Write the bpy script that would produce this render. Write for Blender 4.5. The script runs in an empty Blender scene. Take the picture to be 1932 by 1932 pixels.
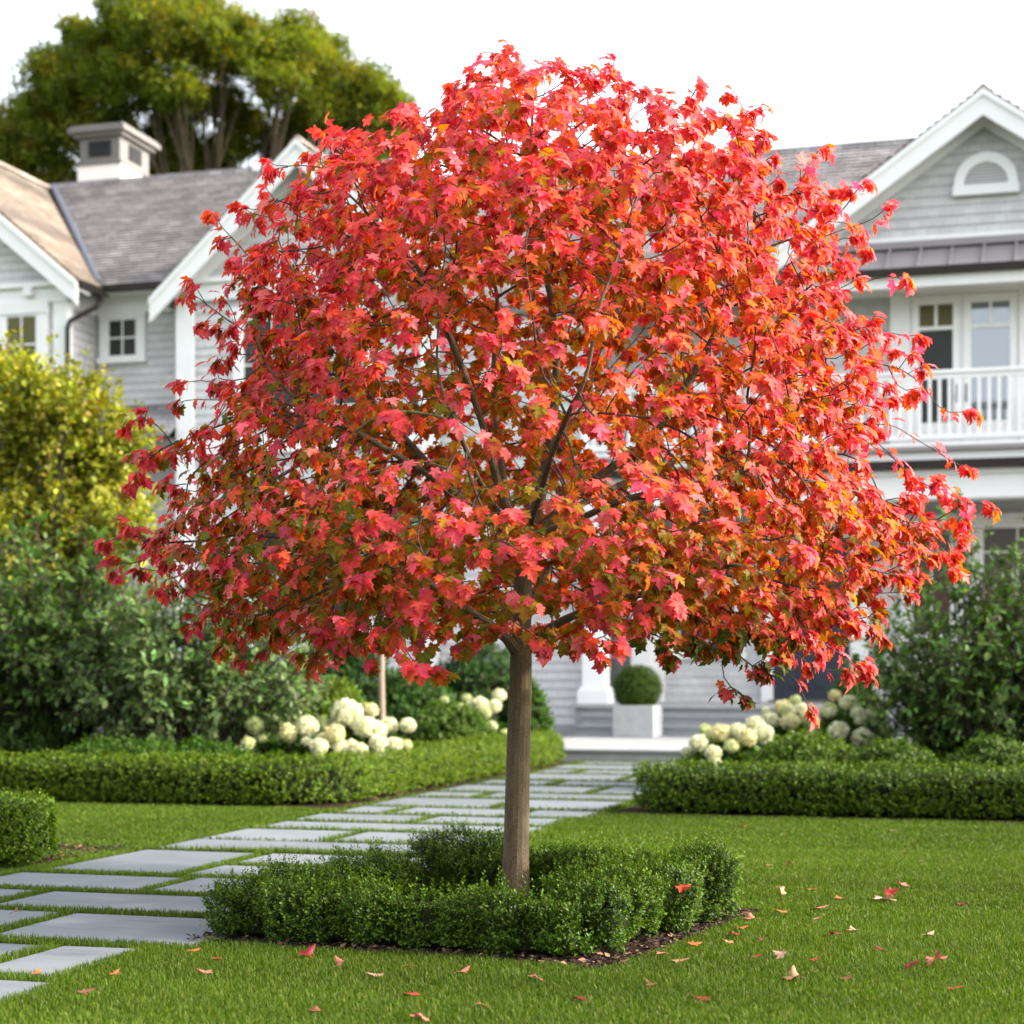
import bpy, math, random
import numpy as np
from mathutils import Vector, Matrix, noise

RNG = np.random.default_rng(11)
random.seed(5)
SC = bpy.context.scene
COL = SC.collection

# ------------------------------------------------------------------ frame of the place
# Camera stands at the origin, one metre above the lawn, looking along +Y.
# (px, py) are measuring points read off the photograph (1932 px wide); they are
# turned into metres at a stated distance.
F, HZ, CX, CAMZ = 3381.0, 1270.0, 966.0, 1.0
TH = math.radians(16.2)                # house, path and hedges are turned by this angle
CT, ST = math.cos(TH), math.sin(TH)

def at(px, py, d):
    return ((px - CX) / F * d, d, CAMZ + (HZ - py) / F * d)

def gnd(px, py):                        # point on the ground
    d = F * CAMZ / (py - HZ)
    return ((px - CX) / F * d, d)

def w2l(x, y):
    return (x * CT - y * ST, x * ST + y * CT)

def l2w(u, v):
    return (u * CT + v * ST, -u * ST + v * CT)

def hp(px, py, v):                      # measuring point on a house plane v = const -> (u, z)
    a = (px - CX) / F
    d = v / (a * ST + CT)
    return d * (a * CT - ST), CAMZ + (HZ - py) / F * d

# ------------------------------------------------------------------ tagging
def tag(o, label=None, cat=None, group=None, kind=None):
    if label: o['label'] = label
    if cat: o['category'] = cat
    if group: o['group'] = group
    if kind: o['kind'] = kind
    return o

def empty(name, loc=(0, 0, 0), rz=0.0):
    o = bpy.data.objects.new(name, None)
    COL.objects.link(o)
    o.location = loc
    o.rotation_euler = (0, 0, rz)
    o.empty_display_size = 0.1
    return o

# ------------------------------------------------------------------ materials
def new_mat(name):
    m = bpy.data.materials.new(name)
    m.use_nodes = True
    nt = m.node_tree
    return m, nt, nt.nodes['Principled BSDF']

def N(nt, t, **kw):
    n = nt.nodes.new(t)
    for k, v in kw.items():
        if k in n.inputs: n.inputs[k].default_value = v
        else: setattr(n, k, v)
    return n

def ramp(nt, fac, stops):
    r = nt.nodes.new('ShaderNodeValToRGB')
    while len(r.color_ramp.elements) < len(stops): r.color_ramp.elements.new(0.5)
    for e, (p, c) in zip(r.color_ramp.elements, stops):
        e.position = p
        e.color = (c[0], c[1], c[2], 1)
    nt.links.new(fac, r.inputs['Fac'])
    return r

def paint(name, c, rough=0.5, var=0.06, scale=6.0, bump=0.0, spec=0.5, bscale=60):
    m, nt, p = new_mat(name)
    L = nt.links.new
    tc = N(nt, 'ShaderNodeTexCoord')
    nz = N(nt, 'ShaderNodeTexNoise', Scale=scale, Detail=6.0)
    L(tc.outputs['Object'], nz.inputs['Vector'])
    r = ramp(nt, nz.outputs['Fac'], [(0.25, [x * (1 - var) for x in c]), (0.75, [min(1, x * (1 + var)) for x in c])])
    L(r.outputs['Color'], p.inputs['Base Color'])
    p.inputs['Roughness'].default_value = rough
    p.inputs['Specular IOR Level'].default_value = spec
    if bump:
        n2 = N(nt, 'ShaderNodeTexNoise', Scale=bscale, Detail=4.0)
        L(tc.outputs['Object'], n2.inputs['Vector'])
        b = N(nt, 'ShaderNodeBump', Strength=bump, Distance=0.01)
        L(n2.outputs['Fac'], b.inputs['Height'])
        L(b.outputs['Normal'], p.inputs['Normal'])
    return m

def leaf_mat(name, trans=0.35, rough=0.45, gloss=0.5, tsat=1.15, tval=1.25):
    m, nt, p = new_mat(name)
    L = nt.links.new
    at_ = N(nt, 'ShaderNodeAttribute', attribute_name='tint')
    geo = N(nt, 'ShaderNodeNewGeometry')
    nz = N(nt, 'ShaderNodeTexNoise', Scale=90.0, Detail=3.0)
    L(geo.outputs['Position'], nz.inputs['Vector'])
    mul = N(nt, 'ShaderNodeMapRange')
    mul.inputs['From Min'].default_value = 0.3; mul.inputs['From Max'].default_value = 0.7
    mul.inputs['To Min'].default_value = 0.82; mul.inputs['To Max'].default_value = 1.16
    L(nz.outputs['Fac'], mul.inputs['Value'])
    mx = N(nt, 'ShaderNodeVectorMath', operation='SCALE')
    L(at_.outputs['Color'], mx.inputs[0]); L(mul.outputs['Result'], mx.inputs['Scale'])
    L(mx.outputs['Vector'], p.inputs['Base Color'])
    p.inputs['Roughness'].default_value = rough
    p.inputs['Specular IOR Level'].default_value = gloss
    tr = N(nt, 'ShaderNodeBsdfTranslucent')
    hs = N(nt, 'ShaderNodeHueSaturation', Saturation=tsat, Value=tval)
    L(mx.outputs['Vector'], hs.inputs['Color'])
    L(hs.outputs['Color'], tr.inputs['Color'])
    mix = N(nt, 'ShaderNodeMixShader')
    mix.inputs['Fac'].default_value = trans
    L(p.outputs['BSDF'], mix.inputs[1]); L(tr.outputs['BSDF'], mix.inputs[2])
    L(mix.outputs['Shader'], nt.nodes['Material Output'].inputs['Surface'])
    return m

# ------------------------------------------------------------------ mesh builder for hard things
class MB:
    def __init__(s):
        s.v, s.f = [], []
    def add(s, vs, fs):
        b = len(s.v)
        s.v += [tuple(p) for p in vs]
        s.f += [tuple(b + i for i in f) for f in fs]
        return s
    def box(s, x0, x1, y0, y1, z0, z1):
        x0, x1 = min(x0, x1), max(x0, x1); y0, y1 = min(y0, y1), max(y0, y1); z0, z1 = min(z0, z1), max(z0, z1)
        return s.add([(x0, y0, z0), (x1, y0, z0), (x1, y1, z0), (x0, y1, z0), (x0, y0, z1), (x1, y0, z1), (x1, y1, z1), (x0, y1, z1)],
                     [(0, 3, 2, 1), (4, 5, 6, 7), (0, 1, 5, 4), (1, 2, 6, 5), (2, 3, 7, 6), (3, 0, 4, 7)])
    def prism_xz(s, poly, y0, y1):      # polygon in x,z pulled along y
        n = len(poly)
        vs = [(a, y0, b) for a, b in poly] + [(a, y1, b) for a, b in poly]
        fs = [tuple(range(n)), tuple(range(2 * n - 1, n - 1, -1))] + [(i, i + n, (i + 1) % n + n, (i + 1) % n) for i in range(n)]
        return s.add(vs, fs)
    def prism_yz(s, poly, x0, x1):
        n = len(poly)
        vs = [(x0, a, b) for a, b in poly] + [(x1, a, b) for a, b in poly]
        fs = [tuple(range(n - 1, -1, -1)), tuple(range(n, 2 * n))] + [(i, (i + 1) % n, (i + 1) % n + n, i + n) for i in range(n)]
        return s.add(vs, fs)
    def tube(s, pts, radii, n=8, caps=True):
        pts = [Vector(p) for p in pts]
        if not hasattr(radii, '__len__'): radii = [radii] * len(pts)
        rings = []
        ref = Vector((0.3, 0.9, 0.2))
        for i, p in enumerate(pts):
            t = (pts[min(i + 1, len(pts) - 1)] - pts[max(i - 1, 0)]).normalized()
            a = t.cross(ref)
            if a.length < 0.1: a = t.cross(Vector((1, 0, 0)))
            a.normalize(); b = t.cross(a)
            rings.append([p + (a * math.cos(2 * math.pi * k / n) + b * math.sin(2 * math.pi * k / n)) * radii[i] for k in range(n)])
        vs = [q for r in rings for q in r]
        fs = []
        for i in range(len(pts) - 1):
            for k in range(n):
                fs.append((i * n + k, i * n + (k + 1) % n, (i + 1) * n + (k + 1) % n, (i + 1) * n + k))
        if caps:
            fs.append(tuple(range(n - 1, -1, -1)))
            fs.append(tuple((len(pts) - 1) * n + k for k in range(n)))
        return s.add(vs, fs)
    def build(s, name, mat, parent=None, org=(0, 0, 0), smooth=False, bevel=0.0):
        me = bpy.data.meshes.new(name)
        vs = [(p[0] - org[0], p[1] - org[1], p[2] - org[2]) for p in s.v]
        me.from_pydata(vs, [], s.f)
        me.validate()
        if not smooth: me.shade_flat()
        me.materials.append(mat)
        o = bpy.data.objects.new(name, me)
        COL.objects.link(o)
        if parent is not None: o.parent = parent
        if bevel:
            b = o.modifiers.new('edge', 'BEVEL'); b.width = bevel; b.segments = 2; b.limit_method = 'ANGLE'
        return o

# ------------------------------------------------------------------ numpy instancing of small leaf shapes into one mesh
def nrm(a):
    return a / np.maximum(np.linalg.norm(a, axis=-1, keepdims=True), 1e-9)

def rnd_dirs(n):
    return nrm(RNG.normal(size=(n, 3)))

def mesh_np(name, V, Ftri, mat, col=None, parent=None, org=None, smooth=True):
    if org is not None: V = V - np.asarray(org)
    me = bpy.data.meshes.new(name)
    k = Ftri.shape[1]
    me.vertices.add(len(V)); me.vertices.foreach_set('co', np.ascontiguousarray(V, dtype=np.float32).ravel())
    me.loops.add(Ftri.size); me.loops.foreach_set('vertex_index', np.ascontiguousarray(Ftri, dtype=np.int32).ravel())
    me.polygons.add(len(Ftri))
    me.polygons.foreach_set('loop_start', np.arange(0, Ftri.size, k, dtype=np.int32))
    me.polygons.foreach_set('loop_total', np.full(len(Ftri), k, dtype=np.int32))
    me.update(calc_edges=True)
    if not smooth: me.shade_flat()
    if col is not None:
        ca = me.color_attributes.new('tint', 'FLOAT_COLOR', 'POINT')
        c4 = np.ones((len(V), 4), dtype=np.float32); c4[:, :3] = col
        ca.data.foreach_set('color', c4.ravel())
    me.materials.append(mat)
    o = bpy.data.objects.new(name, me)
    COL.objects.link(o)
    if parent is not None: o.parent = parent
    return o

def spread(T, pos, fwd, up, size, col):
    """copies of the little shape T = (verts, tris[, per-vertex tint]) -> verts, tris, colours"""
    TV, TF = T[0], T[1]
    n, m = len(pos), len(TV)
    y = nrm(fwd); z = nrm(up - (up * y).sum(1, keepdims=True) * y); x = np.cross(y, z)
    size = np.broadcast_to(np.asarray(size, float).reshape(-1, 1) if np.ndim(size) == 1 else size, (n, 1)) if np.ndim(size) <= 1 else size
    L = TV[None, :, :] * size[:, None, :]
    V = pos[:, None, :] + L[..., 0:1] * x[:, None] + L[..., 1:2] * y[:, None] + L[..., 2:3] * z[:, None]
    Fc = TF[None] + (np.arange(n) * m)[:, None, None]
    C = np.repeat(col[:, None, :], m, axis=1)
    if len(T) > 2: C = C * T[2][None]
    return V.reshape(-1, 3), Fc.reshape(-1, TF.shape[1]), C.reshape(-1, 3)

def merge(parts):
    V, Fc, C, b = [], [], [], 0
    for v, f, c in parts:
        V.append(v); Fc.append(f + b); C.append(c); b += len(v)
    return np.concatenate(V), np.concatenate(Fc), np.concatenate(C)

def jitter(c, n, s=0.18, hue=0.08):
    c = np.asarray(c, float).reshape(-1, 3)
    c = np.broadcast_to(c, (n, 3))
    k = np.exp(RNG.normal(0, s, (n, 1))) * np.exp(RNG.normal(0, hue, (n, 3)))
    return np.clip(c * k, 0.001, 0.95)

# shapes
DIAMOND = (np.array([(0, 0, 0), (0.27, 0.45, 0.06), (0, 1, -0.04), (-0.27, 0.45, 0.06)], float), np.array([(0, 1, 2), (0, 2, 3)]))
OVAL = (np.array([(0, 0, 0), (0.2, 0.22, 0.05), (0.27, 0.52, 0.06), (0, 1, -0.08), (-0.27, 0.52, 0.06), (-0.2, 0.22, 0.05), (0, 0.5, 0.0)], float),
        np.array([(0, 1, 6), (1, 2, 6), (2, 3, 6), (3, 4, 6), (4, 5, 6), (5, 0, 6)]))

def maple_shape():
    half = [(0.10, -0.06), (0.30, -0.17), (0.33, -0.02), (0.44, 0.02), (0.30, 0.17), (0.42, 0.22), (0.50, 0.33), (0.66, 0.44), (0.50, 0.47),
            (0.42, 0.53), (0.22, 0.47), (0.25, 0.62), (0.30, 0.72), (0.17, 0.76), (0.12, 0.88)]
    ctr = (0.0, 0.24)
    out = [(0, 0)] + half + [(0, 1.08)] + [(-x, y) for x, y in reversed(half)]
    P = [ctr] + out
    V = []
    a = math.radians(34)
    for x, y in P:
        r = math.hypot(x, y - 0.24)
        z = 0.16 * abs(x) - 0.42 * r * r - 0.05 * math.sin(9 * y) * abs(x)
        if (x, y) == ctr: z = 0.0
        yy, zz = y * math.cos(a) + z * math.sin(a), -y * math.sin(a) + z * math.cos(a)
        V.append((x, yy + 0.42, zz))
    n = len(out)
    Fc = [(0, 1 + i, 1 + (i + 1) % n) for i in range(n)]
    b = len(V)
    V += [(-0.014, 0, 0.02), (0.014, 0, 0.02), (0.010, 0.43, 0.0), (-0.010, 0.43, 0.0)]
    Fc += [(b, b + 1, b + 2), (b, b + 2, b + 3)]
    V = np.array(V); Fc = np.array(Fc)
    tint = np.ones((len(V), 3)); tint[0] = (1.12, 1.25, 1.1)
    tint[-4:] = (0.7, 0.8, 0.8)
    return V, Fc, tint
MAPLE = maple_shape()

def bump_noise(P, s, seed=0.0):
    return np.array([noise.noise((p[0] * s + seed, p[1] * s - seed, p[2] * s + 3.1)) for p in P])

def sprigs(P, D, L, k, lsize, col, shape=DIAMOND, tip=(1.35, 1.3, 1.1), csd=0.16, open_=0.9):
    """little shoots: k leaves up each shoot in crossed pairs, tips lighter: young growth, on hedges also painted top light"""
    n = len(P)
    D = nrm(D); a = nrm(np.cross(D, rnd_dirs(n))); b = np.cross(D, a)
    out = []
    base = jitter(col, n, csd, 0.07)
    for j in range(k):
        t = (j + 0.6) / k
        ang = (j % 2) * math.pi + (j // 2) * math.pi / 2 + RNG.normal(0, 0.35, n)
        side = a * np.cos(ang)[:, None] + b * np.sin(ang)[:, None]
        pos = P + D * (L * t)[:, None]
        fwd = D * (0.35 + 0.5 * t) + side * open_ + rnd_dirs(n) * 0.25
        up = D * 0.9 - side * 0.35 + rnd_dirs(n) * 0.3
        s = lsize * (1.0 - 0.25 * t) * np.exp(RNG.normal(0, 0.16, n))
        w = max(0.0, (t - 0.62) / 0.38)
        c = base * (1 + (np.array(tip) - 1) * w) * np.exp(RNG.normal(0, 0.10, (n, 1)))
        out.append(spread(shape, pos, fwd, up, s, c))
    return merge(out)
# ------------------------------------------------------------------ materials of the place
M = {}
M['white'] = paint('white_paint', (0.80, 0.80, 0.79), 0.42, 0.03, 3.0, 0.05)
M['gutter'] = paint('bronze_gutter', (0.020, 0.014, 0.012), 0.5, 0.1, spec=0.25)
M['flash'] = paint('lead_flashing', (0.07, 0.08, 0.11), 0.45, 0.12)
M['metal'] = paint('standing_seam_metal', (0.24, 0.215, 0.22), 0.42, 0.08, 2.0)
M['navy'] = paint('navy_door_paint', (0.012, 0.018, 0.036), 0.35, 0.1)
M['cap'] = paint('chimney_cap_paint', (0.13, 0.12, 0.112), 0.6, 0.08, 4.0)
M['stucco'] = paint('cream_render', (0.74, 0.71, 0.66), 0.8, 0.04, 8.0, 0.25, bscale=120)
M['dark'] = paint('dark_louvre', (0.008, 0.008, 0.009), 0.6)  # near-black slats paint in the dark of the recess
M['ceil'] = paint('porch_ceiling_paint', (0.45, 0.46, 0.46), 0.6)
M['brass'] = paint('dark_metal_handle', (0.05, 0.045, 0.04), 0.3)
M['concrete'] = paint('cast_concrete', (0.34, 0.34, 0.34), 0.85, 0.12, 9.0, 0.3, bscale=70)
M['bark'] = None

def siding_mat():
    m, nt, p = new_mat('grey_shingle_siding'); L = nt.links.new
    tc = N(nt, 'ShaderNodeTexCoord'); sp = N(nt, 'ShaderNodeSeparateXYZ'); L(tc.outputs['Object'], sp.inputs[0])
    ad = N(nt, 'ShaderNodeMath', operation='ADD'); L(sp.outputs['X'], ad.inputs[0]); L(sp.outputs['Y'], ad.inputs[1])
    cb = N(nt, 'ShaderNodeCombineXYZ'); L(ad.outputs[0], cb.inputs[0]); L(sp.outputs['Z'], cb.inputs[1])
    br = N(nt, 'ShaderNodeTexBrick', offset=0.43, Scale=1.0)
    br.inputs['Brick Width'].default_value = 0.17; br.inputs['Row Height'].default_value = 0.13
    br.inputs['Mortar Size'].default_value = 0.006; br.inputs['Mortar Smooth'].default_value = 0.4
    br.inputs['Color1'].default_value = (0.53, 0.525, 0.53, 1); br.inputs['Color2'].default_value = (0.61, 0.605, 0.605, 1)
    br.inputs['Mortar'].default_value = (0.45, 0.45, 0.465, 1)
    L(cb.outputs[0], br.inputs['Vector'])
    nz = N(nt, 'ShaderNodeTexNoise', Scale=2.2, Detail=8.0); L(tc.outputs['Object'], nz.inputs['Vector'])
    r = ramp(nt, nz.outputs['Fac'], [(0.3, (0.9, 0.9, 0.9)), (0.7, (1.06, 1.06, 1.05))])
    mx = N(nt, 'ShaderNodeMix', data_type='RGBA', blend_type='MULTIPLY'); mx.inputs['Factor'].default_value = 1
    L(br.outputs['Color'], mx.inputs['A']); L(r.outputs['Color'], mx.inputs['B'])
    L(mx.outputs['Result'], p.inputs['Base Color']); p.inputs['Roughness'].default_value = 0.75
    return m
M['siding'] = siding_mat()

def roof_mat(name, axis, c1, c2):
    m, nt, p = new_mat(name); L = nt.links.new
    tc = N(nt, 'ShaderNodeTexCoord'); sp = N(nt, 'ShaderNodeSeparateXYZ'); L(tc.outputs['Object'], sp.inputs[0])
    cb = N(nt, 'ShaderNodeCombineXYZ'); L(sp.outputs[axis], cb.inputs[0]); L(sp.outputs['Z'], cb.inputs[1])
    br = N(nt, 'ShaderNodeTexBrick', offset=0.37, Scale=1.0)
    br.inputs['Brick Width'].default_value = 0.26; br.inputs['Row Height'].default_value = 0.09
    br.inputs['Mortar Size'].default_value = 0.006; br.inputs['Bias'].default_value = -0.1
    br.inputs['Color1'].default_value = (*c1, 1); br.inputs['Color2'].default_value = (*c2, 1)
    br.inputs['Mortar'].default_value = (0.05, 0.05, 0.055, 1)
    L(cb.outputs[0], br.inputs['Vector'])
    nz = N(nt, 'ShaderNodeTexNoise', Scale=1.6, Detail=7.0); L(tc.outputs['Object'], nz.inputs['Vector'])
    r = ramp(nt, nz.outputs['Fac'], [(0.3, (0.72, 0.7, 0.69)), (0.7, (1.2, 1.2, 1.22))])
    mx = N(nt, 'ShaderNodeMix', data_type='RGBA', blend_type='MULTIPLY'); mx.inputs['Factor'].default_value = 1
    L(br.outputs['Color'], mx.inputs['A']); L(r.outputs['Color'], mx.inputs['B'])
    L(mx.outputs['Result'], p.inputs['Base Color']); p.inputs['Roughness'].default_value = 0.85
    return m
M['roof_u'] = roof_mat('weathered_roof_shingles', 'X', (0.24, 0.228, 0.232), (0.40, 0.38, 0.375))
M['roof_v'] = roof_mat('weathered_sun_tinted_shingles', 'Y', (0.23, 0.195, 0.16), (0.33, 0.28, 0.235))  # tan tint paints in the warm sun on the wing slope

def glass_mat(name, base, refl):
    m, nt, p = new_mat(name); L = nt.links.new
    p.inputs['Base Color'].default_value = (*base, 1)
    p.inputs['Roughness'].default_value = 0.6
    g = N(nt, 'ShaderNodeBsdfGlossy'); g.inputs['Roughness'].default_value = 0.03
    g.inputs['Color'].default_value = (0.9, 0.95, 1, 1)
    mix = N(nt, 'ShaderNodeMixShader')
    lw = N(nt, 'ShaderNodeFresnel', IOR=1.13)
    ad = N(nt, 'ShaderNodeMath', operation='ADD'); L(lw.outputs[0], ad.inputs[0]); ad.inputs[1].default_value = refl
    L(ad.outputs[0], mix.inputs['Fac']); L(p.outputs['BSDF'], mix.inputs[1]); L(g.outputs['BSDF'], mix.inputs[2])
    L(mix.outputs['Shader'], nt.nodes['Material Output'].inputs['Surface'])
    return m
M['glass'] = glass_mat('dark_window_glass', (0.012, 0.014, 0.010), 0.0)
M['glass_olive'] = glass_mat('olive_window_glass', (0.085, 0.078, 0.010), 0.0)  # olive is the pane's own base colour, nothing modelled behind it
M['glass_blue'] = glass_mat('sky_tinted_window_glass', (0.06, 0.07, 0.08), 0.22)  # blue-grey base paints in part of the sky reflection
M['glass_brown'] = glass_mat('brown_window_glass', (0.045, 0.025, 0.012), 0.02)  # flat brown pane colour, no room modelled behind

def stone_mat():
    m, nt, p = new_mat('blue_grey_flagstone'); L = nt.links.new
    tc = N(nt, 'ShaderNodeTexCoord')
    oi = N(nt, 'ShaderNodeObjectInfo')
    nz = N(nt, 'ShaderNodeTexNoise', Scale=1.4, Detail=8.0, Roughness=0.6); L(tc.outputs['Object'], nz.inputs['Vector'])
    mp = N(nt, 'ShaderNodeMapping'); mp.inputs['Scale'].default_value = (1.2, 14, 6); L(tc.outputs['Object'], mp.inputs['Vector'])
    n2 = N(nt, 'ShaderNodeTexNoise', Scale=2.0, Detail=6.0, Distortion=0.8); L(mp.outputs[0], n2.inputs['Vector'])
    ad = N(nt, 'ShaderNodeMath', operation='ADD'); L(nz.outputs['Fac'], ad.inputs[0])
    ml = N(nt, 'ShaderNodeMath', operation='MULTIPLY'); L(oi.outputs['Random'], ml.inputs[0]); ml.inputs[1].default_value = 0.36
    L(ml.outputs[0], ad.inputs[1])
    r = ramp(nt, ad.outputs[0], [(0.3, (0.092, 0.110, 0.127)), (0.95, (0.155, 0.174, 0.190))])
    r2 = ramp(nt, n2.outputs['Fac'], [(0.28, (0.72, 0.74, 0.75)), (0.62, (1.06, 1.06, 1.06))])
    mx = N(nt, 'ShaderNodeMix', data_type='RGBA', blend_type='MULTIPLY'); mx.inputs['Factor'].default_value = 0.8
    L(r.outputs['Color'], mx.inputs['A']); L(r2.outputs['Color'], mx.inputs['B'])
    L(mx.outputs['Result'], p.inputs['Base Color'])
    p.inputs['Roughness'].default_value = 0.62
    b = N(nt, 'ShaderNodeBump', Strength=0.25, Distance=0.006); L(n2.outputs['Fac'], b.inputs['Height']); L(b.outputs['Normal'], p.inputs['Normal'])
    return m
M['stone'] = stone_mat()

def soil_mat(name, c1, c2, sc=40.0):
    m, nt, p = new_mat(name); L = nt.links.new
    tc = N(nt, 'ShaderNodeTexCoord')
    nz = N(nt, 'ShaderNodeTexNoise', Scale=sc, Detail=8.0); L(tc.outputs['Object'], nz.inputs['Vector'])
    r = ramp(nt, nz.outputs['Fac'], [(0.3, c1), (0.7, c2)])
    L(r.outputs['Color'], p.inputs['Base Color']); p.inputs['Roughness'].default_value = 0.95; p.inputs['Specular IOR Level'].default_value = 0.03
    b = N(nt, 'ShaderNodeBump', Strength=0.8, Distance=0.02); L(nz.outputs['Fac'], b.inputs['Height']); L(b.outputs['Normal'], p.inputs['Normal'])
    return m
M['turf'] = soil_mat('turf_base', (0.022, 0.044, 0.005), (0.040, 0.075, 0.008), 30)
M['mulch'] = soil_mat('bark_mulch', (0.012, 0.008, 0.006), (0.05, 0.03, 0.022), 45)

def bark_mat(name, c1, c2, sc=12.0):
    m, nt, p = new_mat(name); L = nt.links.new
    tc = N(nt, 'ShaderNodeTexCoord')
    mp = N(nt, 'ShaderNodeMapping'); mp.inputs['Scale'].default_value = (3, 3, 0.9); L(tc.outputs['Object'], mp.inputs['Vector'])
    nz = N(nt, 'ShaderNodeTexNoise', Scale=sc, Detail=9.0, Roughness=0.65); L(mp.outputs[0], nz.inputs['Vector'])
    n3 = N(nt, 'ShaderNodeTexNoise', Scale=160.0, Detail=3.0); L(tc.outputs['Object'], n3.inputs['Vector'])
    r = ramp(nt, nz.outputs['Fac'], [(0.28, c1), (0.72, c2)])
    r3 = ramp(nt, n3.outputs['Fac'], [(0.35, (0.6, 0.6, 0.6)), (0.68, (1.25, 1.22, 1.15))])
    mx = N(nt, 'ShaderNodeMix', data_type='RGBA', blend_type='MULTIPLY'); mx.inputs['Factor'].default_value = 0.8
    L(r.outputs['Color'], mx.inputs['A']); L(r3.outputs['Color'], mx.inputs['B'])
    L(mx.outputs['Result'], p.inputs['Base Color']); p.inputs['Roughness'].default_value = 0.85
    b = N(nt, 'ShaderNodeBump', Strength=0.5, Distance=0.008); L(n3.outputs['Fac'], b.inputs['Height']); L(b.outputs['Normal'], p.inputs['Normal'])
    return m
M['bark'] = bark_mat('maple_bark', (0.048, 0.034, 0.014), (0.115, 0.086, 0.042))
M['twig'] = bark_mat('twig_bark', (0.030, 0.022, 0.016), (0.07, 0.05, 0.035), 20)
M['bark_grey'] = bark_mat('grey_bark', (0.20, 0.15, 0.11), (0.34, 0.27, 0.21))
M['bark_far'] = bark_mat('warm_bark', (0.05, 0.038, 0.024), (0.11, 0.082, 0.048), 3)
M['maple'] = leaf_mat('maple_leaf', 0.46, 0.46, 0.14, 1.05, tval=1.5)
M['box'] = leaf_mat('boxwood_leaf', 0.28, 0.42, 0.15)
M['shrub'] = leaf_mat('shrub_leaf', 0.36, 0.40, 0.24)
M['far'] = leaf_mat('far_tree_leaf', 0.42, 0.5, 0.12, tval=1.6)
M['grass'] = leaf_mat('grass_blade', 0.35, 0.5, 0.10)
M['petal'] = leaf_mat('hydrangea_petal', 0.35, 0.6, 0.2, 1.0)
M['fallen'] = leaf_mat('fallen_leaf', 0.1, 0.55, 0.35, 1.0)
M['chip'] = leaf_mat('mulch_chip', 0.0, 0.9, 0.2, 1.0)
M['core'] = soil_mat('shaded_twigs', (0.008, 0.011, 0.005), (0.02, 0.024, 0.01), 60)  # near-black colour holds the inner shade of the solid cores

M['step'] = paint('grey_step_stone', (0.26, 0.27, 0.28), 0.75, 0.10, 5.0, 0.2)
# ------------------------------------------------------------------ the house, in its own frame: u along the front, v away from the viewer
HO = (-6.0, 26.0, 0.0)                  # base point of the house in that frame
HX, HY = l2w(HO[0], HO[1])
house = empty('shingled_house', (HX, HY, 0), -TH)
tag(house, 'grey shingled house with white trim, three gables, a porch and an upstairs balcony', 'house')

def hb(mb, name, mat, parent=house, **k):
    return mb.build(name, mat, parent, HO if parent is not None else HO, **k)

def siding(mb, z0, z1, course, left, right, v):
    """overlapping courses of shingles on a wall facing the viewer"""
    z = z0
    while z < z1 - 1e-4:
        zt = min(z + course, z1)
        l0, r0, l1, r1 = left(z), right(z), left(zt), right(zt)
        if r0 - l0 > 0.01:
            mb.add([(l0, v - 0.024, z), (r0, v - 0.024, z), (r1, v - 0.004, zt), (l1, v - 0.004, zt), (l0, v, z), (r0, v, z)],
                   [(0, 1, 2, 3), (0, 4, 5, 1)])
        z = zt

def siding_side(mb, z0, z1, course, v0, v1, u):    # wall facing +u
    z = z0
    while z < z1 - 1e-4:
        zt = min(z + course, z1)
        mb.add([(u + 0.024, v0, z), (u + 0.024, v1, z), (u + 0.004, v1, zt), (u + 0.004, v0, zt), (u, v0, z), (u, v1, z)],
               [(0, 1, 2, 3), (0, 4, 5, 1)])
        z = zt

def shingle_plane(mb, A, B, C, D, step=0.15, thick=0.034):
    """roof slope from the eave A-B up to the ridge D-C in lapped courses"""
    A, B, C, D = map(Vector, (A, B, C, D))
    n = (B - A).cross(D - A).normalized()
    k = max(2, int((D - A).length / step))
    for i in range(k):
        t0, t1 = i / k, (i + 1) / k
        a, b, c, d = A.lerp(D, t0), B.lerp(C, t0), B.lerp(C, t1), A.lerp(D, t1)
        mb.add([a + n * thick, b + n * thick, c + n * 0.002, d + n * 0.002, a, b], [(0, 1, 2, 3), (0, 4, 5, 1)])
    mb.add([A - n * 0.01, B - n * 0.01, C - n * 0.01, D - n * 0.01, A - n * 0.1, B - n * 0.1, C - n * 0.1, D - n * 0.1],
           [(0, 3, 2, 1), (4, 5, 6, 7), (0, 1, 5, 4), (1, 2, 6, 5), (2, 3, 7, 6), (3, 0, 4, 7)])

def rake(mb, peak, tip, v0, v1, h):     # sloping board from the peak down to the tip, plumb cut at the tip
    (up, zp), (ut, zt) = peak, tip
    mb.prism_xz([(up, zp), (ut, zt), (ut, zt - h * 1.25), (up, zp - h * 1.35)] if ut > up else
                [(up, zp), (up, zp - h * 1.35), (ut, zt - h * 1.25), (ut, zt)], v0, v1)

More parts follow.
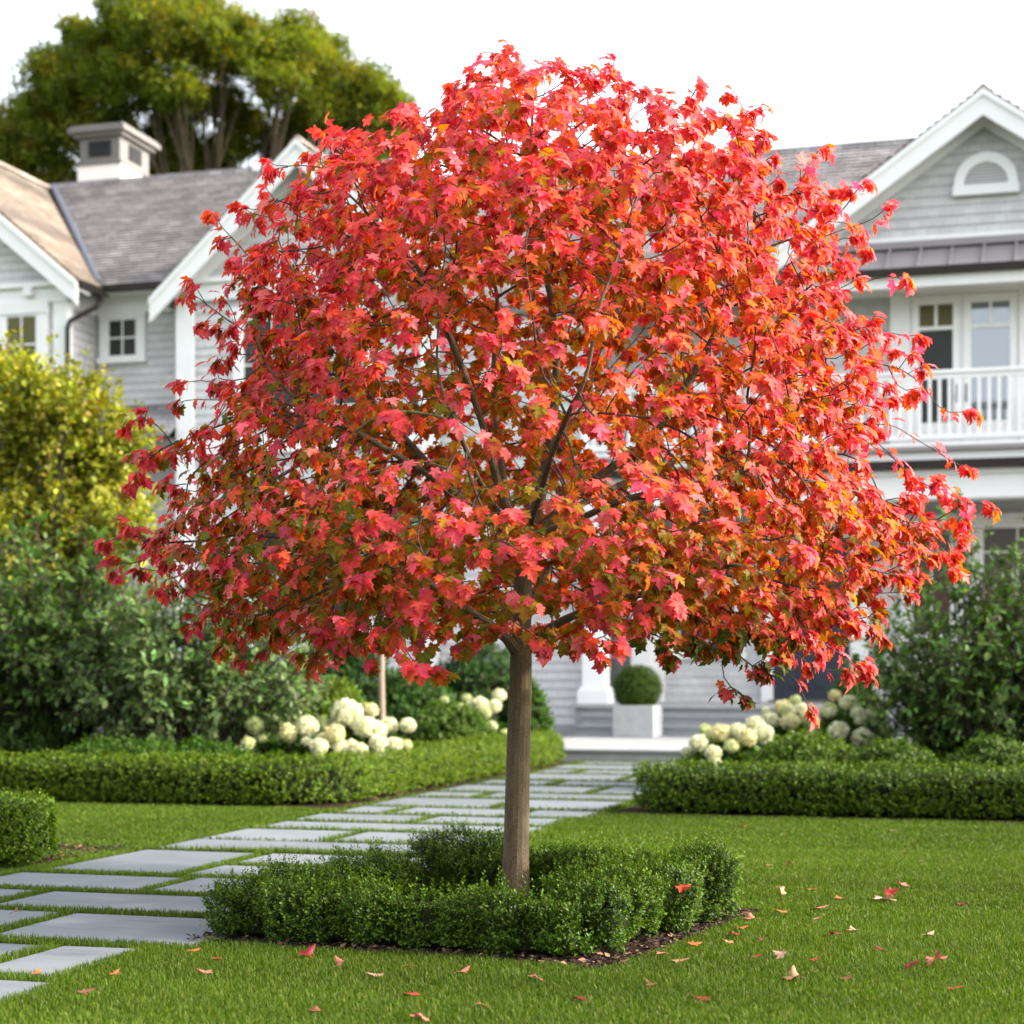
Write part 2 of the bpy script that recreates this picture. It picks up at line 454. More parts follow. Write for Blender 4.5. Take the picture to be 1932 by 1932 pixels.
def window(u0, u1, z0, z1, v, cols, rows, glass, casing=0.11, label=None, bars=None):
    c = MB()
    c.box(u0 - casing, u0, v - 0.06, v + 0.02, z0 - 0.002, z1 + 0.002).box(u1, u1 + casing, v - 0.06, v + 0.02, z0 - 0.002, z1 + 0.002)
    c.box(u0 - casing - 0.02, u1 + casing + 0.02, v - 0.075, v + 0.02, z1 + 0.002, z1 + casing + 0.03)
    c.box(u0 - casing - 0.03, u1 + casing + 0.03, v - 0.10, v + 0.02, z0 - 0.09, z0 - 0.002)
    w = hb(c, 'window', M['white'], bevel=0.006)
    if label: w['label'] = label
    s = MB(); e = 0.035
    s.box(u0, u0 + e, v - 0.045, v - 0.028, z0, z1).box(u1 - e, u1, v - 0.045, v - 0.028, z0, z1)
    s.box(u0 + e, u1 - e, v - 0.045, v - 0.028, z0, z0 + e).box(u0 + e, u1 - e, v - 0.045, v - 0.028, z1 - e, z1)
    for i in range(1, cols):
        x = u0 + (u1 - u0) * i / cols; s.box(x - 0.012, x + 0.012, v - 0.043, v - 0.029, z0 + e, z1 - e)
    for i in (bars if bars is not None else [j / rows for j in range(1, rows)]):
        zz = z0 + (z1 - z0) * i; s.box(u0 + e, u1 - e, v - 0.0415, v - 0.0295, zz - 0.013, zz + 0.013)
    hb(s, 'sash', M['white'], w)
    hb(MB().box(u0, u1, v - 0.027, v - 0.026, z0, z1), 'pane', glass, w)
    return w

K = lambda c: (lambda z: c)
# ---- walls --------------------------------------------------------------------------------------------------
wall = MB()
# left wing gable wall
gL = lambda z: max(-20.8, -17.6 - (9.85 - z) / 0.83) if z > 7.0 else -20.8
gR = lambda z: min(-14.4, -17.6 + (9.85 - z) / 0.83) if z > 7.0 else -14.4
siding(wall, 0.3, 9.75, 0.13, gL, gR, 24.8)
siding_side(wall, 0.3, 7.2, 0.13, 24.83, 25.75, -14.43)
siding(wall, 0.3, 7.4, 0.13, K(-14.4), K(-12.6), 25.75)
# second gable
g2 = lambda s: (lambda z: (-10.57 + s * min(2.1, (8.95 - z) / 0.917)) if z > 6.9 else -10.57 + s * 2.1)
siding(wall, 0.3, 8.85, 0.13, g2(-1), g2(1), 25.2)
siding_side(wall, 0.3, 7.2, 0.13, 25.22, 25.9, -8.5)
# wall between the second gable and the porch
siding(wall, 0.25, 6.5, 0.13, K(-8.47), K(-6.2), 25.3)
# porch back wall and the upper wall behind the balcony, then the third gable above it
siding(wall, 0.56, 3.5, 0.13, K(-6.2), K(4.2), 27.0)
siding(wall, 4.06, 6.7, 0.145, K(-6.2), K(4.2), 26.5)
g3L = lambda z: -0.67 - min(2.9, (9.13 - z) / 0.71)
g3R = lambda z: -0.67 + min(2.9, (9.13 - z) / 0.71)
siding(wall, 7.0, 9.05, 0.145, g3L, g3R, 26.5)
# plain backing so that no light comes through
wall.box(-20.8, -14.44, 24.83, 33.5, 0, 7.0).box(-14.43, -12.65, 25.76, 33.5, 0, 7.2).box(-12.66, -8.5, 25.22, 33.5, 0, 6.9)
wall.box(-8.49, -6.2, 25.32, 33.5, 0, 6.4).box(-6.19, 4.2, 27.01, 33.5, 0, 4.0).box(-6.19, 4.2, 26.51, 33.5, 4.0, 6.9)
wall.prism_xz([(-20.8, 7.0), (-14.45, 7.0), (-17.6, 9.8)], 24.82, 30).prism_xz([(-12.66, 6.95), (-8.5, 6.95), (-10.57, 8.85)], 25.215, 29)
wall.prism_xz([(-3.5, 7.1), (2.2, 7.1), (-0.67, 9.1)], 26.515, 29)
hb(wall, 'wall', M['siding'])
found = MB().box(-14.4, -12.7, 25.70, 25.75, 0, 0.3).box(-12.7, -8.46, 25.12, 25.18, 0, 0.3).box(-8.46, -6.25, 25.2, 25.27, 0, 0.25)
hb(found, 'foundation', M['concrete'])

# ---- roofs --------------------------------------------------------------------------------------------------
rm = MB()
shingle_plane(rm, (-14.2, 25.3, 7.09), (-8.3, 25.3, 7.09), (-13.5, 29.7, 10.05), (-17.6, 29.7, 10.05))
shingle_plane(rm, (-8.6, 24.95, 6.32), (-3.6, 24.95, 6.32), (-3.6, 27.0, 7.736), (-8.6, 27.0, 7.736))
shingle_plane(rm, (-12.6, 27.0, 7.736), (4.4, 27.0, 7.736), (4.4, 29.7, 9.6), (-12.6, 29.7, 9.6))
shingle_plane(rm, (-8.3, 25.3, 7.09), (-12.6, 29.8, 9.6), (-13.5, 29.72, 10.06), (-13.5, 29.7, 10.05))
rm.box(-17.6, -13.45, 29.62, 29.80, 10.02, 10.10).box(-12.6, 4.4, 29.62, 29.80, 9.57, 9.66)
rm.add([(-17.6, 29.8, 10.03), (-12.6, 29.8, 9.6), (4.4, 29.8, 9.6), (4.4, 34, 6.5), (-17.6, 34, 6.5)], [(0, 1, 2, 3, 4)])
roof = hb(rm, 'roof', M['roof_u'])
rv = MB()
shingle_plane(rv, (-14.02, 24.45, 7.02), (-14.02, 25.5, 7.02), (-17.6, 30.4, 10.0), (-17.6, 24.45, 10.0))
shingle_plane(rv, (-14.02, 25.5, 7.02), (-14.3, 25.5, 7.1), (-17.6, 30.4, 10.0), (-17.6, 30.4, 10.0))
shingle_plane(rv, (-21.2, 30.4, 7.02), (-21.2, 24.45, 7.02), (-17.6, 24.45, 10.0), (-17.6, 30.4, 10.0))
rv.box(-17.68, -17.52, 24.45, 29.8, 9.985, 10.05)
hb(rv, 'gable_roof', M['roof_v'])
rv = MB()
shingle_plane(rv, (-8.14, 24.85, 6.77), (-8.14, 27.5, 6.77), (-10.57, 29, 9.0), (-10.57, 24.85, 9.0))
shingle_plane(rv, (-13.0, 27.5, 6.77), (-13.0, 24.85, 6.77), (-10.57, 24.85, 9.0), (-10.57, 29, 9.0))
rv.prism_xz([(-10.7, 8.93), (-10.57, 9.06), (-10.44, 8.93)], 24.84, 29)
hb(rv, 'gable_roof', M['roof_v'])
rv = MB()
shingle_plane(rv, (-3.75, 27.4, 7.07), (-3.75, 26.05, 7.07), (-0.67, 26.05, 9.25), (-0.67, 29.3, 9.25))
shingle_plane(rv, (2.41, 26.05, 7.07), (2.41, 27.4, 7.07), (-0.67, 29.3, 9.25), (-0.67, 26.05, 9.25))
rv.prism_xz([(-0.82, 9.17), (-0.67, 9.30), (-0.52, 9.17)], 26.03, 29.4)
hb(rv, 'gable_roof', M['roof_v'])
# valley flashing between the wing and the main roof
vf = MB()
for a, b in (((-17.45, 29.55, 10.03), (-14.15, 25.32, 7.16)),):
    vf.tube([a, b], 0.055, 6)
hb(vf, 'valley_flashing', M['flash'])
# metal skirt roof over the balcony doors
mr = MB()
mr.prism_yz([(25.55, 6.62), (26.48, 7.12), (26.48, 7.06), (25.55, 6.56)], -3.35, 4.3)
for i in range(18):
    u = -3.3 + i * 0.44
    mr.prism_yz([(25.56, 6.626), (26.47, 7.116), (26.47, 7.165), (25.56, 6.675)], u - 0.016, u + 0.016)
mr.box(-3.35, 4.3, 26.40, 26.47, 7.13, 7.23)
hb(mr, 'metal_roof', M['metal'])
lr = MB()
lr.prism_yz([(24.9, 4.72), (25.72, 5.27), (25.72, 5.19), (24.9, 4.64)], -14.35, -12.72)
hb(lr, 'lower_roof', M['roof_u'])
hb(MB().box(-14.35, -12.72, 25.0, 25.7, 4.40, 4.62), 'bay_fascia', M['cap'])

# ---- chimney (sub-parts of the roof) -----------------------------------------------------------------------
ch = MB().box(-17.2, -16.3, 30.0, 31.2, 8.8, 10.52)
chim = hb(ch, 'chimney', M['stucco'], roof)
cc = MB().box(-17.17, -16.33, 30.03, 31.17, 10.52, 11.02).box(-17.24, -16.26, 29.96, 31.24, 10.50, 10.56)
cc.box(-17.26, -16.24, 29.94, 31.26, 11.02, 11.09).box(-17.34, -16.16, 29.86, 31.34, 11.09, 11.18).box(-17.30, -16.20, 29.90, 31.30, 11.18, 11.23)
hb(cc, 'chimney_cap', M['cap'], roof, bevel=0.012)
lv, lv2 = MB(), MB()
lv.box(-16.98, -16.52, 30.012, 30.028, 10.66, 10.94)
lv2.box(-16.329, -16.312, 30.36, 30.84, 10.66, 10.94)
for i in range(6):
    z = 10.68 + i * 0.046
    lv.prism_yz([(29.998, z), (30.012, z + 0.03), (30.012, z + 0.036), (29.998, z + 0.006)], -16.98, -16.52)
    lv2.prism_xz([(-16.312, z + 0.036), (-16.312, z + 0.03), (-16.298, z), (-16.298, z + 0.006)], 30.36, 30.84)
hb(lv, 'chimney_louvre', M['dark'], roof)
hb(lv2, 'chimney_louvre', M['dark'], roof)

# ---- white trim ---------------------------------------------------------------------------------------------
for pk, lt, rt, v0, h, wv in (((-17.6, 9.95), (-21.2, 6.97), (-14.02, 6.97), 24.42, 0.27, 24.79),
                              ((-10.57, 8.97), (-13.0, 6.72), (-8.14, 6.72), 24.82, 0.27, 25.19),
                              ((-0.67, 9.2), (-3.75, 7.02), (2.41, 7.02), 26.02, 0.26, 26.48)):
    b = MB()
    rake(b, pk, lt, v0, v0 + 0.05, h); rake(b, pk, rt, v0, v0 + 0.0495, h)
    # moulding under the shingles, soffit and the flat trim against the wall
    for t in (lt, rt):
        rake(b, (pk[0], pk[1] + 0.02), (t[0], t[1] + 0.02), v0 - 0.03, v0, 0.07)
        p2, t2 = (pk[0], pk[1] - 0.22), (t[0] + (0.24 if t is lt else -0.24), t[1] - 0.0)
        rake(b, (pk[0], pk[1] - 0.06), (t[0], t[1] - 0.06), v0 + 0.05, wv + 0.05, 0.05)
        rake(b, (pk[0], pk[1] - 0.10), (t[0] * 0.88 + pk[0] * 0.12, t[1] * 0.88 + pk[1] * 0.12 - 0.10), wv - 0.05, wv - 0.012, 0.22)
    hb(b, 'bargeboard', M['white'])
tr = MB()
# frieze of the left wing with little corbels, corner boards
tr.box(-20.8, -14.38, 24.73, 24.79, 6.76, 7.0).box(-20.8, -14.34, 24.66, 24.79, 7.0, 7.08)
for u in (-15.0, -16.2, -17.4): tr.box(u - 0.07, u + 0.07, 24.62, 24.73, 6.86, 6.99)
tr.box(-14.62, -14.385, 24.75, 24.79, 0.3, 6.76).box(-14.405, -14.365, 24.79, 24.92, 0.3, 6.76)
tr.box(-14.36, -12.70, 25.64, 25.725, 6.72, 7.02)
tr.box(-14.40, -14.365, 24.92, 25.64, 6.70, 7.0)
tr.box(-14.2, -12.72, 25.28, 25.64, 6.99, 7.03)
# second gable: corner boards, band, flat lower panels
tr.box(-12.70, -12.40, 25.11, 25.17, 0.3, 6.72).box(-8.72, -8.44, 25.11, 25.17, 0.3, 6.72)
tr.box(-12.70, -8.44, 25.10, 25.17, 6.72, 6.98).box(-12.76, -8.38, 25.04, 25.17, 6.98, 7.06)
for u in (-12.45, -11.5, -10.57, -9.6, -8.7): tr.box(u - 0.07, u + 0.07, 25.0, 25.10, 6.84, 6.97)
tr.box(-12.4, -8.72, 25.12, 25.17, 4.35, 4.62)
tr.box(-8.44, -6.2, 25.20, 25.27, 6.0, 6.3)
# upstairs: corner boards and a band under the metal roof
tr.box(-3.35, -3.12, 26.44, 26.475, 4.1, 6.45).box(-3.35, 4.2, 26.42, 26.475, 6.45, 6.62).box(-3.3, 4.25, 25.60, 26.42, 6.50, 6.55)
tr.box(-3.3, 4.25, 25.55, 25.60, 6.38, 6.56)
tr.box(-3.6, 2.3, 26.44, 26.472, 7.20, 7.30)
hb(tr, 'white_trim', M['white'], bevel=0.006)

# ---- gutters and downspout ----------------------------------------------------------------------------------
gt = MB()
gt.box(-14.08, -12.95, 25.17, 25.29, 6.98, 7.085)
gt.box(-14.08, -13.95, 24.46, 25.17, 6.90, 7.005)
hb(gt, 'gutter', M['gutter'])
hb(MB().box(-3.4, 4.35, 25.44, 25.555, 6.54, 6.64), 'gutter', M['gutter'])
hb(MB().box(-6.3, 4.3, 24.70, 24.83, 3.76, 3.87), 'gutter', M['gutter'])
ds = MB()
ds.tube([(-13.98, 25.1, 6.95), (-13.98, 25.1, 6.80), (-14.02, 25.0, 6.70), (-14.30, 24.72, 6.45), (-14.33, 24.69, 6.35), (-14.33, 24.69, 0.1)], 0.038, 8)
hb(ds, 'downspout', M['gutter'], smooth=False)

# ---- windows of the left part ------------------------------------------------------------------------------
window(-15.46, -14.88, 5.66, 6.60, 24.78, 2, 2, M['glass_olive'], 0.17, 'small upper window with olive panes on the left wing')
window(-14.2, -13.66, 6.03, 6.66, 25.73, 2, 2, M['glass'], 0.13, 'small four-pane window in the recess beside the downspout')
window(-11.6, -9.6, 5.0, 6.4, 25.18, 4, 2, M['glass'], 0.15)
window(-11.4, -9.8, 1.4, 3.5, 25.18, 2, 2, M['glass'], 0.13)
# half-round vent in the third gable
vt = MB()
c0, zb = -0.64, 7.86
arc = [(c0 + 0.44 * math.cos(t), zb + 0.13 + 0.44 * math.sin(t)) for t in np.linspace(0, math.pi, 22)]
inn = [(c0 + 0.30 * math.cos(t), zb + 0.13 + 0.30 * math.sin(t)) for t in np.linspace(0, math.pi, 22)]
for i in range(21):
    vt.prism_xz([arc[i], inn[i], inn[i + 1], arc[i + 1]][::-1], 26.40, 26.475)
vt.box(c0 - 0.44, c0 - 0.30, 26.40, 26.475, zb, zb + 0.13).box(c0 + 0.30, c0 + 0.44, 26.40, 26.475, zb, zb + 0.13)
vt.box(c0 - 0.46, c0 + 0.46, 26.38, 26.475, zb - 0.03, zb + 0.10)
vent = hb(vt, 'gable_vent', M['white'])
sl = MB()
for i in range(7):
    z = zb + 0.115 + i * 0.045
    w = math.sqrt(max(0.0001, 0.30 ** 2 - max(0, z - zb - 0.13 + 0.015) ** 2)) - 0.004
    sl.prism_yz([(26.425, z), (26.465, z + 0.030), (26.465, z + 0.038), (26.425, z + 0.008)], c0 - w, c0 + w)
hb(sl, 'louvre', M['white'], vent)
hb(MB().prism_xz([(c0 + 0.299 * math.cos(t), zb + 0.13 + 0.299 * math.sin(t)) for t in np.linspace(0, math.pi, 22)], 26.468, 26.474), 'vent_backing', M['cap'], vent)

# ---- balcony ------------------------------------------------------------------------------------------------
dk = MB().box(-6.3, 4.3, 24.76, 26.48, 4.0, 4.06)
hb(dk, 'balcony_deck', M['metal'])
bm_ = MB().box(-6.25, 4.25, 24.84, 25.0, 3.87, 4.0).box(-6.2, 4.2, 24.90, 25.22, 3.36, 3.76).box(-6.22, 4.22, 24.84, 25.24, 3.68, 3.76)
hb(bm_, 'porch_beam', M['white'], bevel=0.008)
hb(MB().box(-6.2, 4.2, 25.22, 26.98, 3.5, 3.56), 'porch_ceiling', M['ceil'])
ra = MB().box(-6.2, 4.2, 24.86, 24.95, 5.05, 5.10).box(-6.2, 4.2, 24.885, 24.925, 4.98, 5.05).box(-6.2, 4.2, 24.87, 24.94, 4.16, 4.23).box(-6.2, 4.2, 24.885, 24.925, 4.075, 4.12)
for u in (-6.15, -3.0, 1.4, 4.1): ra.box(u - 0.05, u + 0.05, 24.86, 24.96, 4.061, 5.12)
rail = hb(ra, 'balcony_railing', M['white'], bevel=0.005)
bal = None
for i in range(78):
    u = -6.02 + i * 0.13
    if bal is None:
        bal = hb(MB().box(u - 0.022, u + 0.022, 24.885, 24.925, 4.23, 4.98), 'baluster', M['white'], rail); u00 = u
    else:
        o = bal.copy(); o.location = (u - u00, 0, 0); o.parent = rail; COL.objects.link(o)

def french(u0, u1, hside, gl_top, gl):
    z0, z1, v = 4.10, 6.42, 26.47
    f = MB(); st = 0.11
    f.box(u0, u0 + st, v - 0.05, v, z0, z1).box(u1 - st, u1, v - 0.05, v, z0, z1).box(u0 + st, u1 - st, v - 0.05, v, z1 - 0.12, z1).box(u0 + st, u1 - st, v - 0.05, v, z0, z0 + 0.50)
    f.box(u0 + st, u1 - st, v - 0.046, v - 0.004, 5.93, 5.985)
    c = (u0 + u1) / 2
    f.box(c - 0.022, c + 0.022, v - 0.042, v - 0.008, 5.985, z1 - 0.12)
    d = hb(f, 'french_door', M['white'], bevel=0.005)
    hb(MB().box(u0 + st, u1 - st, v - 0.02, v - 0.018, 5.985, z1 - 0.12), 'upper_pane', gl_top, d)
    hb(MB().box(u0 + st, u1 - st, v - 0.02, v - 0.018, z0 + 0.5, 5.93), 'lower_pane', gl, d)
    h = MB().tube([(hside, v - 0.06, 5.0), (hside, v - 0.10, 5.0), (hside + 0.0, v - 0.10, 4.93)], 0.014, 6)
    h.box(hside - 0.02, hside + 0.02, v - 0.062, v - 0.05, 4.88, 5.14)
    hb(h, 'handle', M['brass'], d)
    return d
french(-1.68, -0.99, -1.03, M['glass_olive'], M['glass'])
french(-0.955, -0.20, -0.90, M['glass_blue'], M['glass_blue'])
tr2 = MB().box(-1.98, -1.69, 26.40, 26.475, 4.07, 6.45).box(-0.19, 0.10, 26.40, 26.475, 4.07, 6.45).box(-1.69, -0.19, 26.41, 26.475, 6.43, 6.45)
tr2.box(-0.985, -0.96, 26.41, 26.47, 4.1, 6.43)
hb(tr2, 'door_casing', M['white'], bevel=0.006)

# ---- porch --------------------------------------------------------------------------------------------------
fl = MB().box(-6.35, 4.3, 24.85, 27.0, 0.50, 0.56)
hb(fl, 'porch_floor', M['concrete'], bevel=0.008)
hb(MB().box(-6.3, 4.25, 24.92, 27.0, 0.0, 0.50), 'porch_base', M['concrete'])
st = MB()
st.box(-6.1, 1.5, 24.55, 24.92, 0.0, 0.37).box(-6.12, 1.52, 24.53, 24.92, 0.37, 0.42)
st.box(-6.1, 1.5, 24.20, 24.55, 0.0, 0.23).box(-6.12, 1.52, 24.18, 24.53, 0.23, 0.28)
hb(st, 'porch_steps', M['step'], bevel=0.006)
def column(u):
    c = MB().box(u - 0.17, u + 0.17, 24.93, 25.23, 0.80, 3.36).box(u - 0.23, u + 0.23, 24.87, 25.29, 0.56, 0.76).box(u - 0.20, u + 0.20, 24.90, 25.26, 0.76, 0.80)
    c.box(u - 0.20, u + 0.20, 24.90, 25.26, 3.22, 3.30).box(u - 0.23, u + 0.23, 24.87, 25.29, 3.30, 3.36)
    hb(c, 'porch_column', M['white'], bevel=0.01)
column(-6.03); column(1.6)
hb(MB().box(-5.72, -5.40, 26.0, 26.98, 0.56, 3.5), 'porch_column', M['white'], bevel=0.01)
# blue-black front door with a white surround
dc = MB().box(-3.92, -3.74, 26.90, 26.975, 0.56, 3.0).box(-2.6, -2.32, 26.90, 26.975, 0.56, 3.0).box(-3.96, -2.28, 26.88, 26.975, 3.0, 3.25)
hb(dc, 'door_casing', M['white'], bevel=0.006)
dd = MB().box(-3.74, -2.6, 26.925, 26.97, 0.60, 3.0)
door = hb(dd, 'front_door', M['navy'])
pn = MB()
for a, b in ((-3.60, -3.22), (-3.12, -2.74)):
    for z0, z1 in ((0.78, 1.5), (1.62, 2.85)):
        pn.box(a, b, 26.905, 26.924, z0, z1)
hb(pn, 'door_panel', M['navy'], door, bevel=0.012)
hb(MB().tube([(-2.70, 26.92, 1.56), (-2.70, 26.86, 1.56), (-2.82, 26.86, 1.56)], 0.016, 6), 'handle', M['brass'], door)
hb(MB().box(-3.80, -2.55, 26.84, 26.925, 0.561, 0.60), 'door_sill', M['cap'])
window(-1.72, -1.12, 1.55, 3.14, 26.98, 2, 2, M['glass_brown'], 0.15, 'porch window left of the pair', bars=[0.76])
window(-0.72, 0.30, 1.55, 3.14, 26.98, 2, 2, M['glass_brown'], 0.15, 'porch window right of the pair', bars=[0.76])
window(-5.2, -4.3, 1.3, 3.0, 26.98, 2, 2, M['glass'], 0.13)
# the stone landing in front of the steps
lm = MB().box(-6.05, -1.2, 19.75, 24.2, 0.0, 0.105)
landing = lm.build('stone_landing', M['concrete'], None, (-4, 22, 0))
x, y = l2w(-4, 22); landing.location = (x, y, 0); landing.rotation_euler = (0, 0, -TH)
tag(landing, 'wide grey stone landing at the foot of the porch steps', 'landing', kind='structure')
hb2 = MB().box(-6.09, -1.16, 19.71, 24.2, 0.105, 0.14).build('landing_slab', M['step'], landing, (-4, 22, 0), bevel=0.008)

# ---- planter on the landing ---------------------------------------------------------------------------------
px_, py_, _ = at(1203, 1390, 24.1)
planter = empty('concrete_planter', (px_, py_, 0.14), -TH)
tag(planter, 'square pale concrete planter box on the stone landing by the porch steps', 'planter')
pb = MB()
w, h = 0.28, 0.43
pb.box(-w, w, -w, -w + 0.05, 0, h).box(-w, w, w - 0.05, w, 0, h).box(-w, -w + 0.05, -w + 0.05, w - 0.05, 0, h).box(w - 0.05, w, -w + 0.05, w - 0.05, 0, h)
pb.build('tub', M['concrete'], planter, bevel=0.012)
MB().box(-w + 0.05, w - 0.05, -w + 0.05, w - 0.05, 0.02, h - 0.04).build('soil', M['mulch'], planter)
# ------------------------------------------------------------------ ground, path, beds, grass, fallen leaves
g = MB().add([(-400, -60, 0), (400, -60, 0), (400, 700, 0), (-400, 700, 0)], [(0, 1, 2, 3)]).build('ground', M['turf'])
tag(g, 'green lawn turf that spreads over the whole garden', 'ground', kind='structure')

# square bed round the maple: corners in metres
BED = [Vector(p) for p in ((-1.22, 6.68), (0.346, 6.03), (1.06, 7.50), (-0.50, 8.17))]
BC = sum(BED, Vector((0, 0))) / 4
def sheet(name, poly, z, mat, label, cat):
    n = len(poly)
    o = MB().add([(p[0], p[1], z) for p in poly], [tuple(range(n))]).build(name, mat)
    return tag(o, label, cat, kind='structure')
sheet('mulch_bed', BED, 0.006, M['mulch'], 'square of dark bark mulch under the maple and its boxwood', 'mulch bed')
# planting beds behind and under the long hedges
L = l2w
sheet('planting_bed', [L(-14, 12.30), L(-4.82, 12.30), L(-4.82, 19.6), L(-6.1, 19.7), L(-6.1, 25.2), L(-14, 25.7)], 0.005, M['mulch'], 'dark mulch bed behind the long hedge left of the path', 'planting bed')
sheet('planting_bed', [L(-2.88, 12.42), L(8, 12.42), L(8, 24.1), L(-1.15, 24.1), L(-1.15, 19.6), L(-2.88, 19.6)], 0.005, M['mulch'], 'dark mulch bed behind the long hedge right of the path', 'planting bed')

# flagstone path: rows of slabs with grass joints
path = empty('path', (*L(-3.9, 12), 0), -TH)
tag(path, 'path of large blue-grey flagstones with grass joints leading to the porch', 'path', kind='structure')
SLABS = []
def slab(u0, u1, v0, v1): SLABS.append((u0, u1, v0 + 0.008, v1 - 0.008))
JN = 0.062
rows = [(4.55, 5.12, [-4.2]), (5.20, 5.82, [-3.45]), (5.92, 6.63, [-3.86]), (6.73, 7.27, [-4.35]), (7.36, 7.92, [-3.93]),
        (8.02, 9.12, 'A'), (9.22, 10.52, 'B'), (10.62, 11.12, [-5.5]), (11.22, 11.80, [-4.0]), (11.89, 12.50, [-4.42, -3.5]),
        (12.59, 13.52, [-3.85]), (13.61, 14.2, [-4.3]), (14.29, 15.2, [-3.55]), (15.29, 15.95, [-4.15]), (16.04, 17.0, [-3.7]), (17.09, 17.75, [-4.4]), (17.84, 18.75, [-3.8]), (18.84, 19.55, [-4.1])]
UL, UR = -4.80, -2.98
for v0, v1, sp in rows:
    if sp == 'A':
        slab(UL, -4.08, v0, v1); slab(-4.08 + JN, UR, v0, 8.50); slab(-4.08 + JN, UR + 0.05, 8.59, v1)
    elif sp == 'B':
        slab(UL, -4.05, 9.80, v1); slab(-4.05 + JN, UR, 9.88, v1); slab(UL, UR + 0.06, v0, 9.79)
    else:
        cuts = [UL - RNG.uniform(-0.03, 0.05)] + [c for c in sp if c > UL + 0.1] + [UR + RNG.uniform(-0.10, 0.07)]
        for i in range(len(cuts) - 1):
            slab(cuts[i] + (JN if i else 0), cuts[i + 1], v0, v1)
for (u0, u1, v0, v1) in SLABS:
    cu, cv = (u0 + u1) / 2, (v0 + v1) / 2
    m = MB(); hx, hy = (u1 - u0) / 2, (v1 - v0) / 2
    j = [RNG.uniform(-0.012, 0.012) for _ in range(8)]
    P = [(-hx + j[0], -hy + j[1]), (hx + j[2], -hy + j[3]), (hx + j[4], hy + j[5]), (-hx + j[6], hy + j[7])]
    m.add([(a, b, -0.03) for a, b in P] + [(a, b, 0.009) for a, b in P], [(0, 3, 2, 1), (4, 5, 6, 7), (0, 1, 5, 4), (1, 2, 6, 5), (2, 3, 7, 6), (3, 0, 4, 7)])
    o = m.build('flagstone', M['stone'], path, bevel=0.006)
    o.location = (cu + 3.9, cv - 12, RNG.uniform(-0.002, 0.002)); o.rotation_euler = (0, 0, RNG.normal(0, 0.003))

# ---- grass blades --------------------------------------------------------------------------------------------
def in_poly(P, poly):
    inside = np.ones(len(P), bool)
    for i in range(len(poly)):
        a, b = poly[i], poly[(i + 1) % len(poly)]
        inside &= ((b[0] - a[0]) * (P[:, 1] - a[1]) - (b[1] - a[1]) * (P[:, 0] - a[0])) > 0
    return inside
def grow(n, y0, y1, wide, h, w, marg):
    y = np.sqrt(RNG.uniform(y0 ** 2, y1 ** 2, n))
    x = RNG.uniform(-1, 1, n) * (wide * y + marg)
    P = np.stack([x, y], 1)
    u, v = x * CT - y * ST, x * ST + y * CT
    keep = np.ones(n, bool)
    for (u0, u1, v0, v1) in SLABS:
        keep &= ~((u > u0 + 0.012) & (u < u1 - 0.012) & (v > v0 + 0.012) & (v < v1 - 0.012))
    wob = 0.035 * np.sin(7.3 * x + 2 * y) + 0.02 * np.sin(19 * x - 11 * y)
    Q = P + wob[:, None] * 0.6
    cc = np.array(BC)
    keep &= ~in_poly(cc + (Q - cc) / 0.985, BED)
    keep &= ~((u < -4.86) & (v > 12.30 + wob)); keep &= ~((u > -2.9) & (v > 12.44 + wob))
    lb = (u < -4.84 - 0.1) & (np.hypot(x + 2.62, (y - 9.2)) < 0.40 + wob)
    keep &= ~lb
    keep &= ~((np.abs(u + 3.9) < 0.95) & (v > 19.6))
    P = P[keep]; u = u[keep]; v = v[keep]; m = len(P)
    joint = ((u > -4.86) & (u < -2.9))
    hh = h * np.exp(RNG.normal(0, 0.22, m)) * np.where(joint & (v > 9.0), 1.9, np.where(joint, 1.2, 1.0))
    ww = w * np.exp(RNG.normal(0, 0.2, m))
    ang = RNG.uniform(0, 2 * np.pi, m)
    lean = np.abs(RNG.normal(0.35, 0.25, m))
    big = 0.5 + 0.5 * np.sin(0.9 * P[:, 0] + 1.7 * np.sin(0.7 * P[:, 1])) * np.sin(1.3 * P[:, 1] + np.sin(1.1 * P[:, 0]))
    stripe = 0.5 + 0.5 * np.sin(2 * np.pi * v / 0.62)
    dx, dy = np.cos(ang), np.sin(ang)
    px, py = -dy * ww / 2, dx * ww / 2
    b = np.concatenate([P, np.full((m, 1), 0.0)], 1)
    side = np.stack([px, py, np.zeros(m)], 1)
    mid = b + np.stack([dx * lean * hh * 0.25, dy * lean * hh * 0.25, hh * 0.6], 1)
    tip = b + np.stack([dx * lean * hh * 0.9, dy * lean * hh * 0.9, hh], 1)
    V = np.stack([b - side, b + side, mid + side * 0.8, mid - side * 0.8, tip], 1).reshape(-1, 3)
    base = np.arange(m)[:, None] * 5
    Ft = np.concatenate([base + np.array([[0, 1, 2]]), base + np.array([[0, 2, 3]]), base + np.array([[3, 2, 4]])])
    t = RNG.random(m)
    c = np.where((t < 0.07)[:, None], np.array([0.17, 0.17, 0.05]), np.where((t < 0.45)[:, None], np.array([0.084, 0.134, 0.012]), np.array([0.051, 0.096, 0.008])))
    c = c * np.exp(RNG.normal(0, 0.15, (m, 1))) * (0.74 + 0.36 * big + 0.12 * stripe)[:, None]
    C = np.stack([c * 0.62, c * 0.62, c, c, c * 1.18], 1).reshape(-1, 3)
    return V, Ft, C
gr = merge([grow(310000, 4.7, 7.2, 0.31, 0.0185, 0.0027, 0.25), grow(300000, 7.2, 10.0, 0.30, 0.0165, 0.0036, 0.3), grow(520000, 10.0, 20.5, 0.30, 0.015, 0.0050, 0.4)])
go = mesh_np('grass', *gr[:2], M['grass'], gr[2])
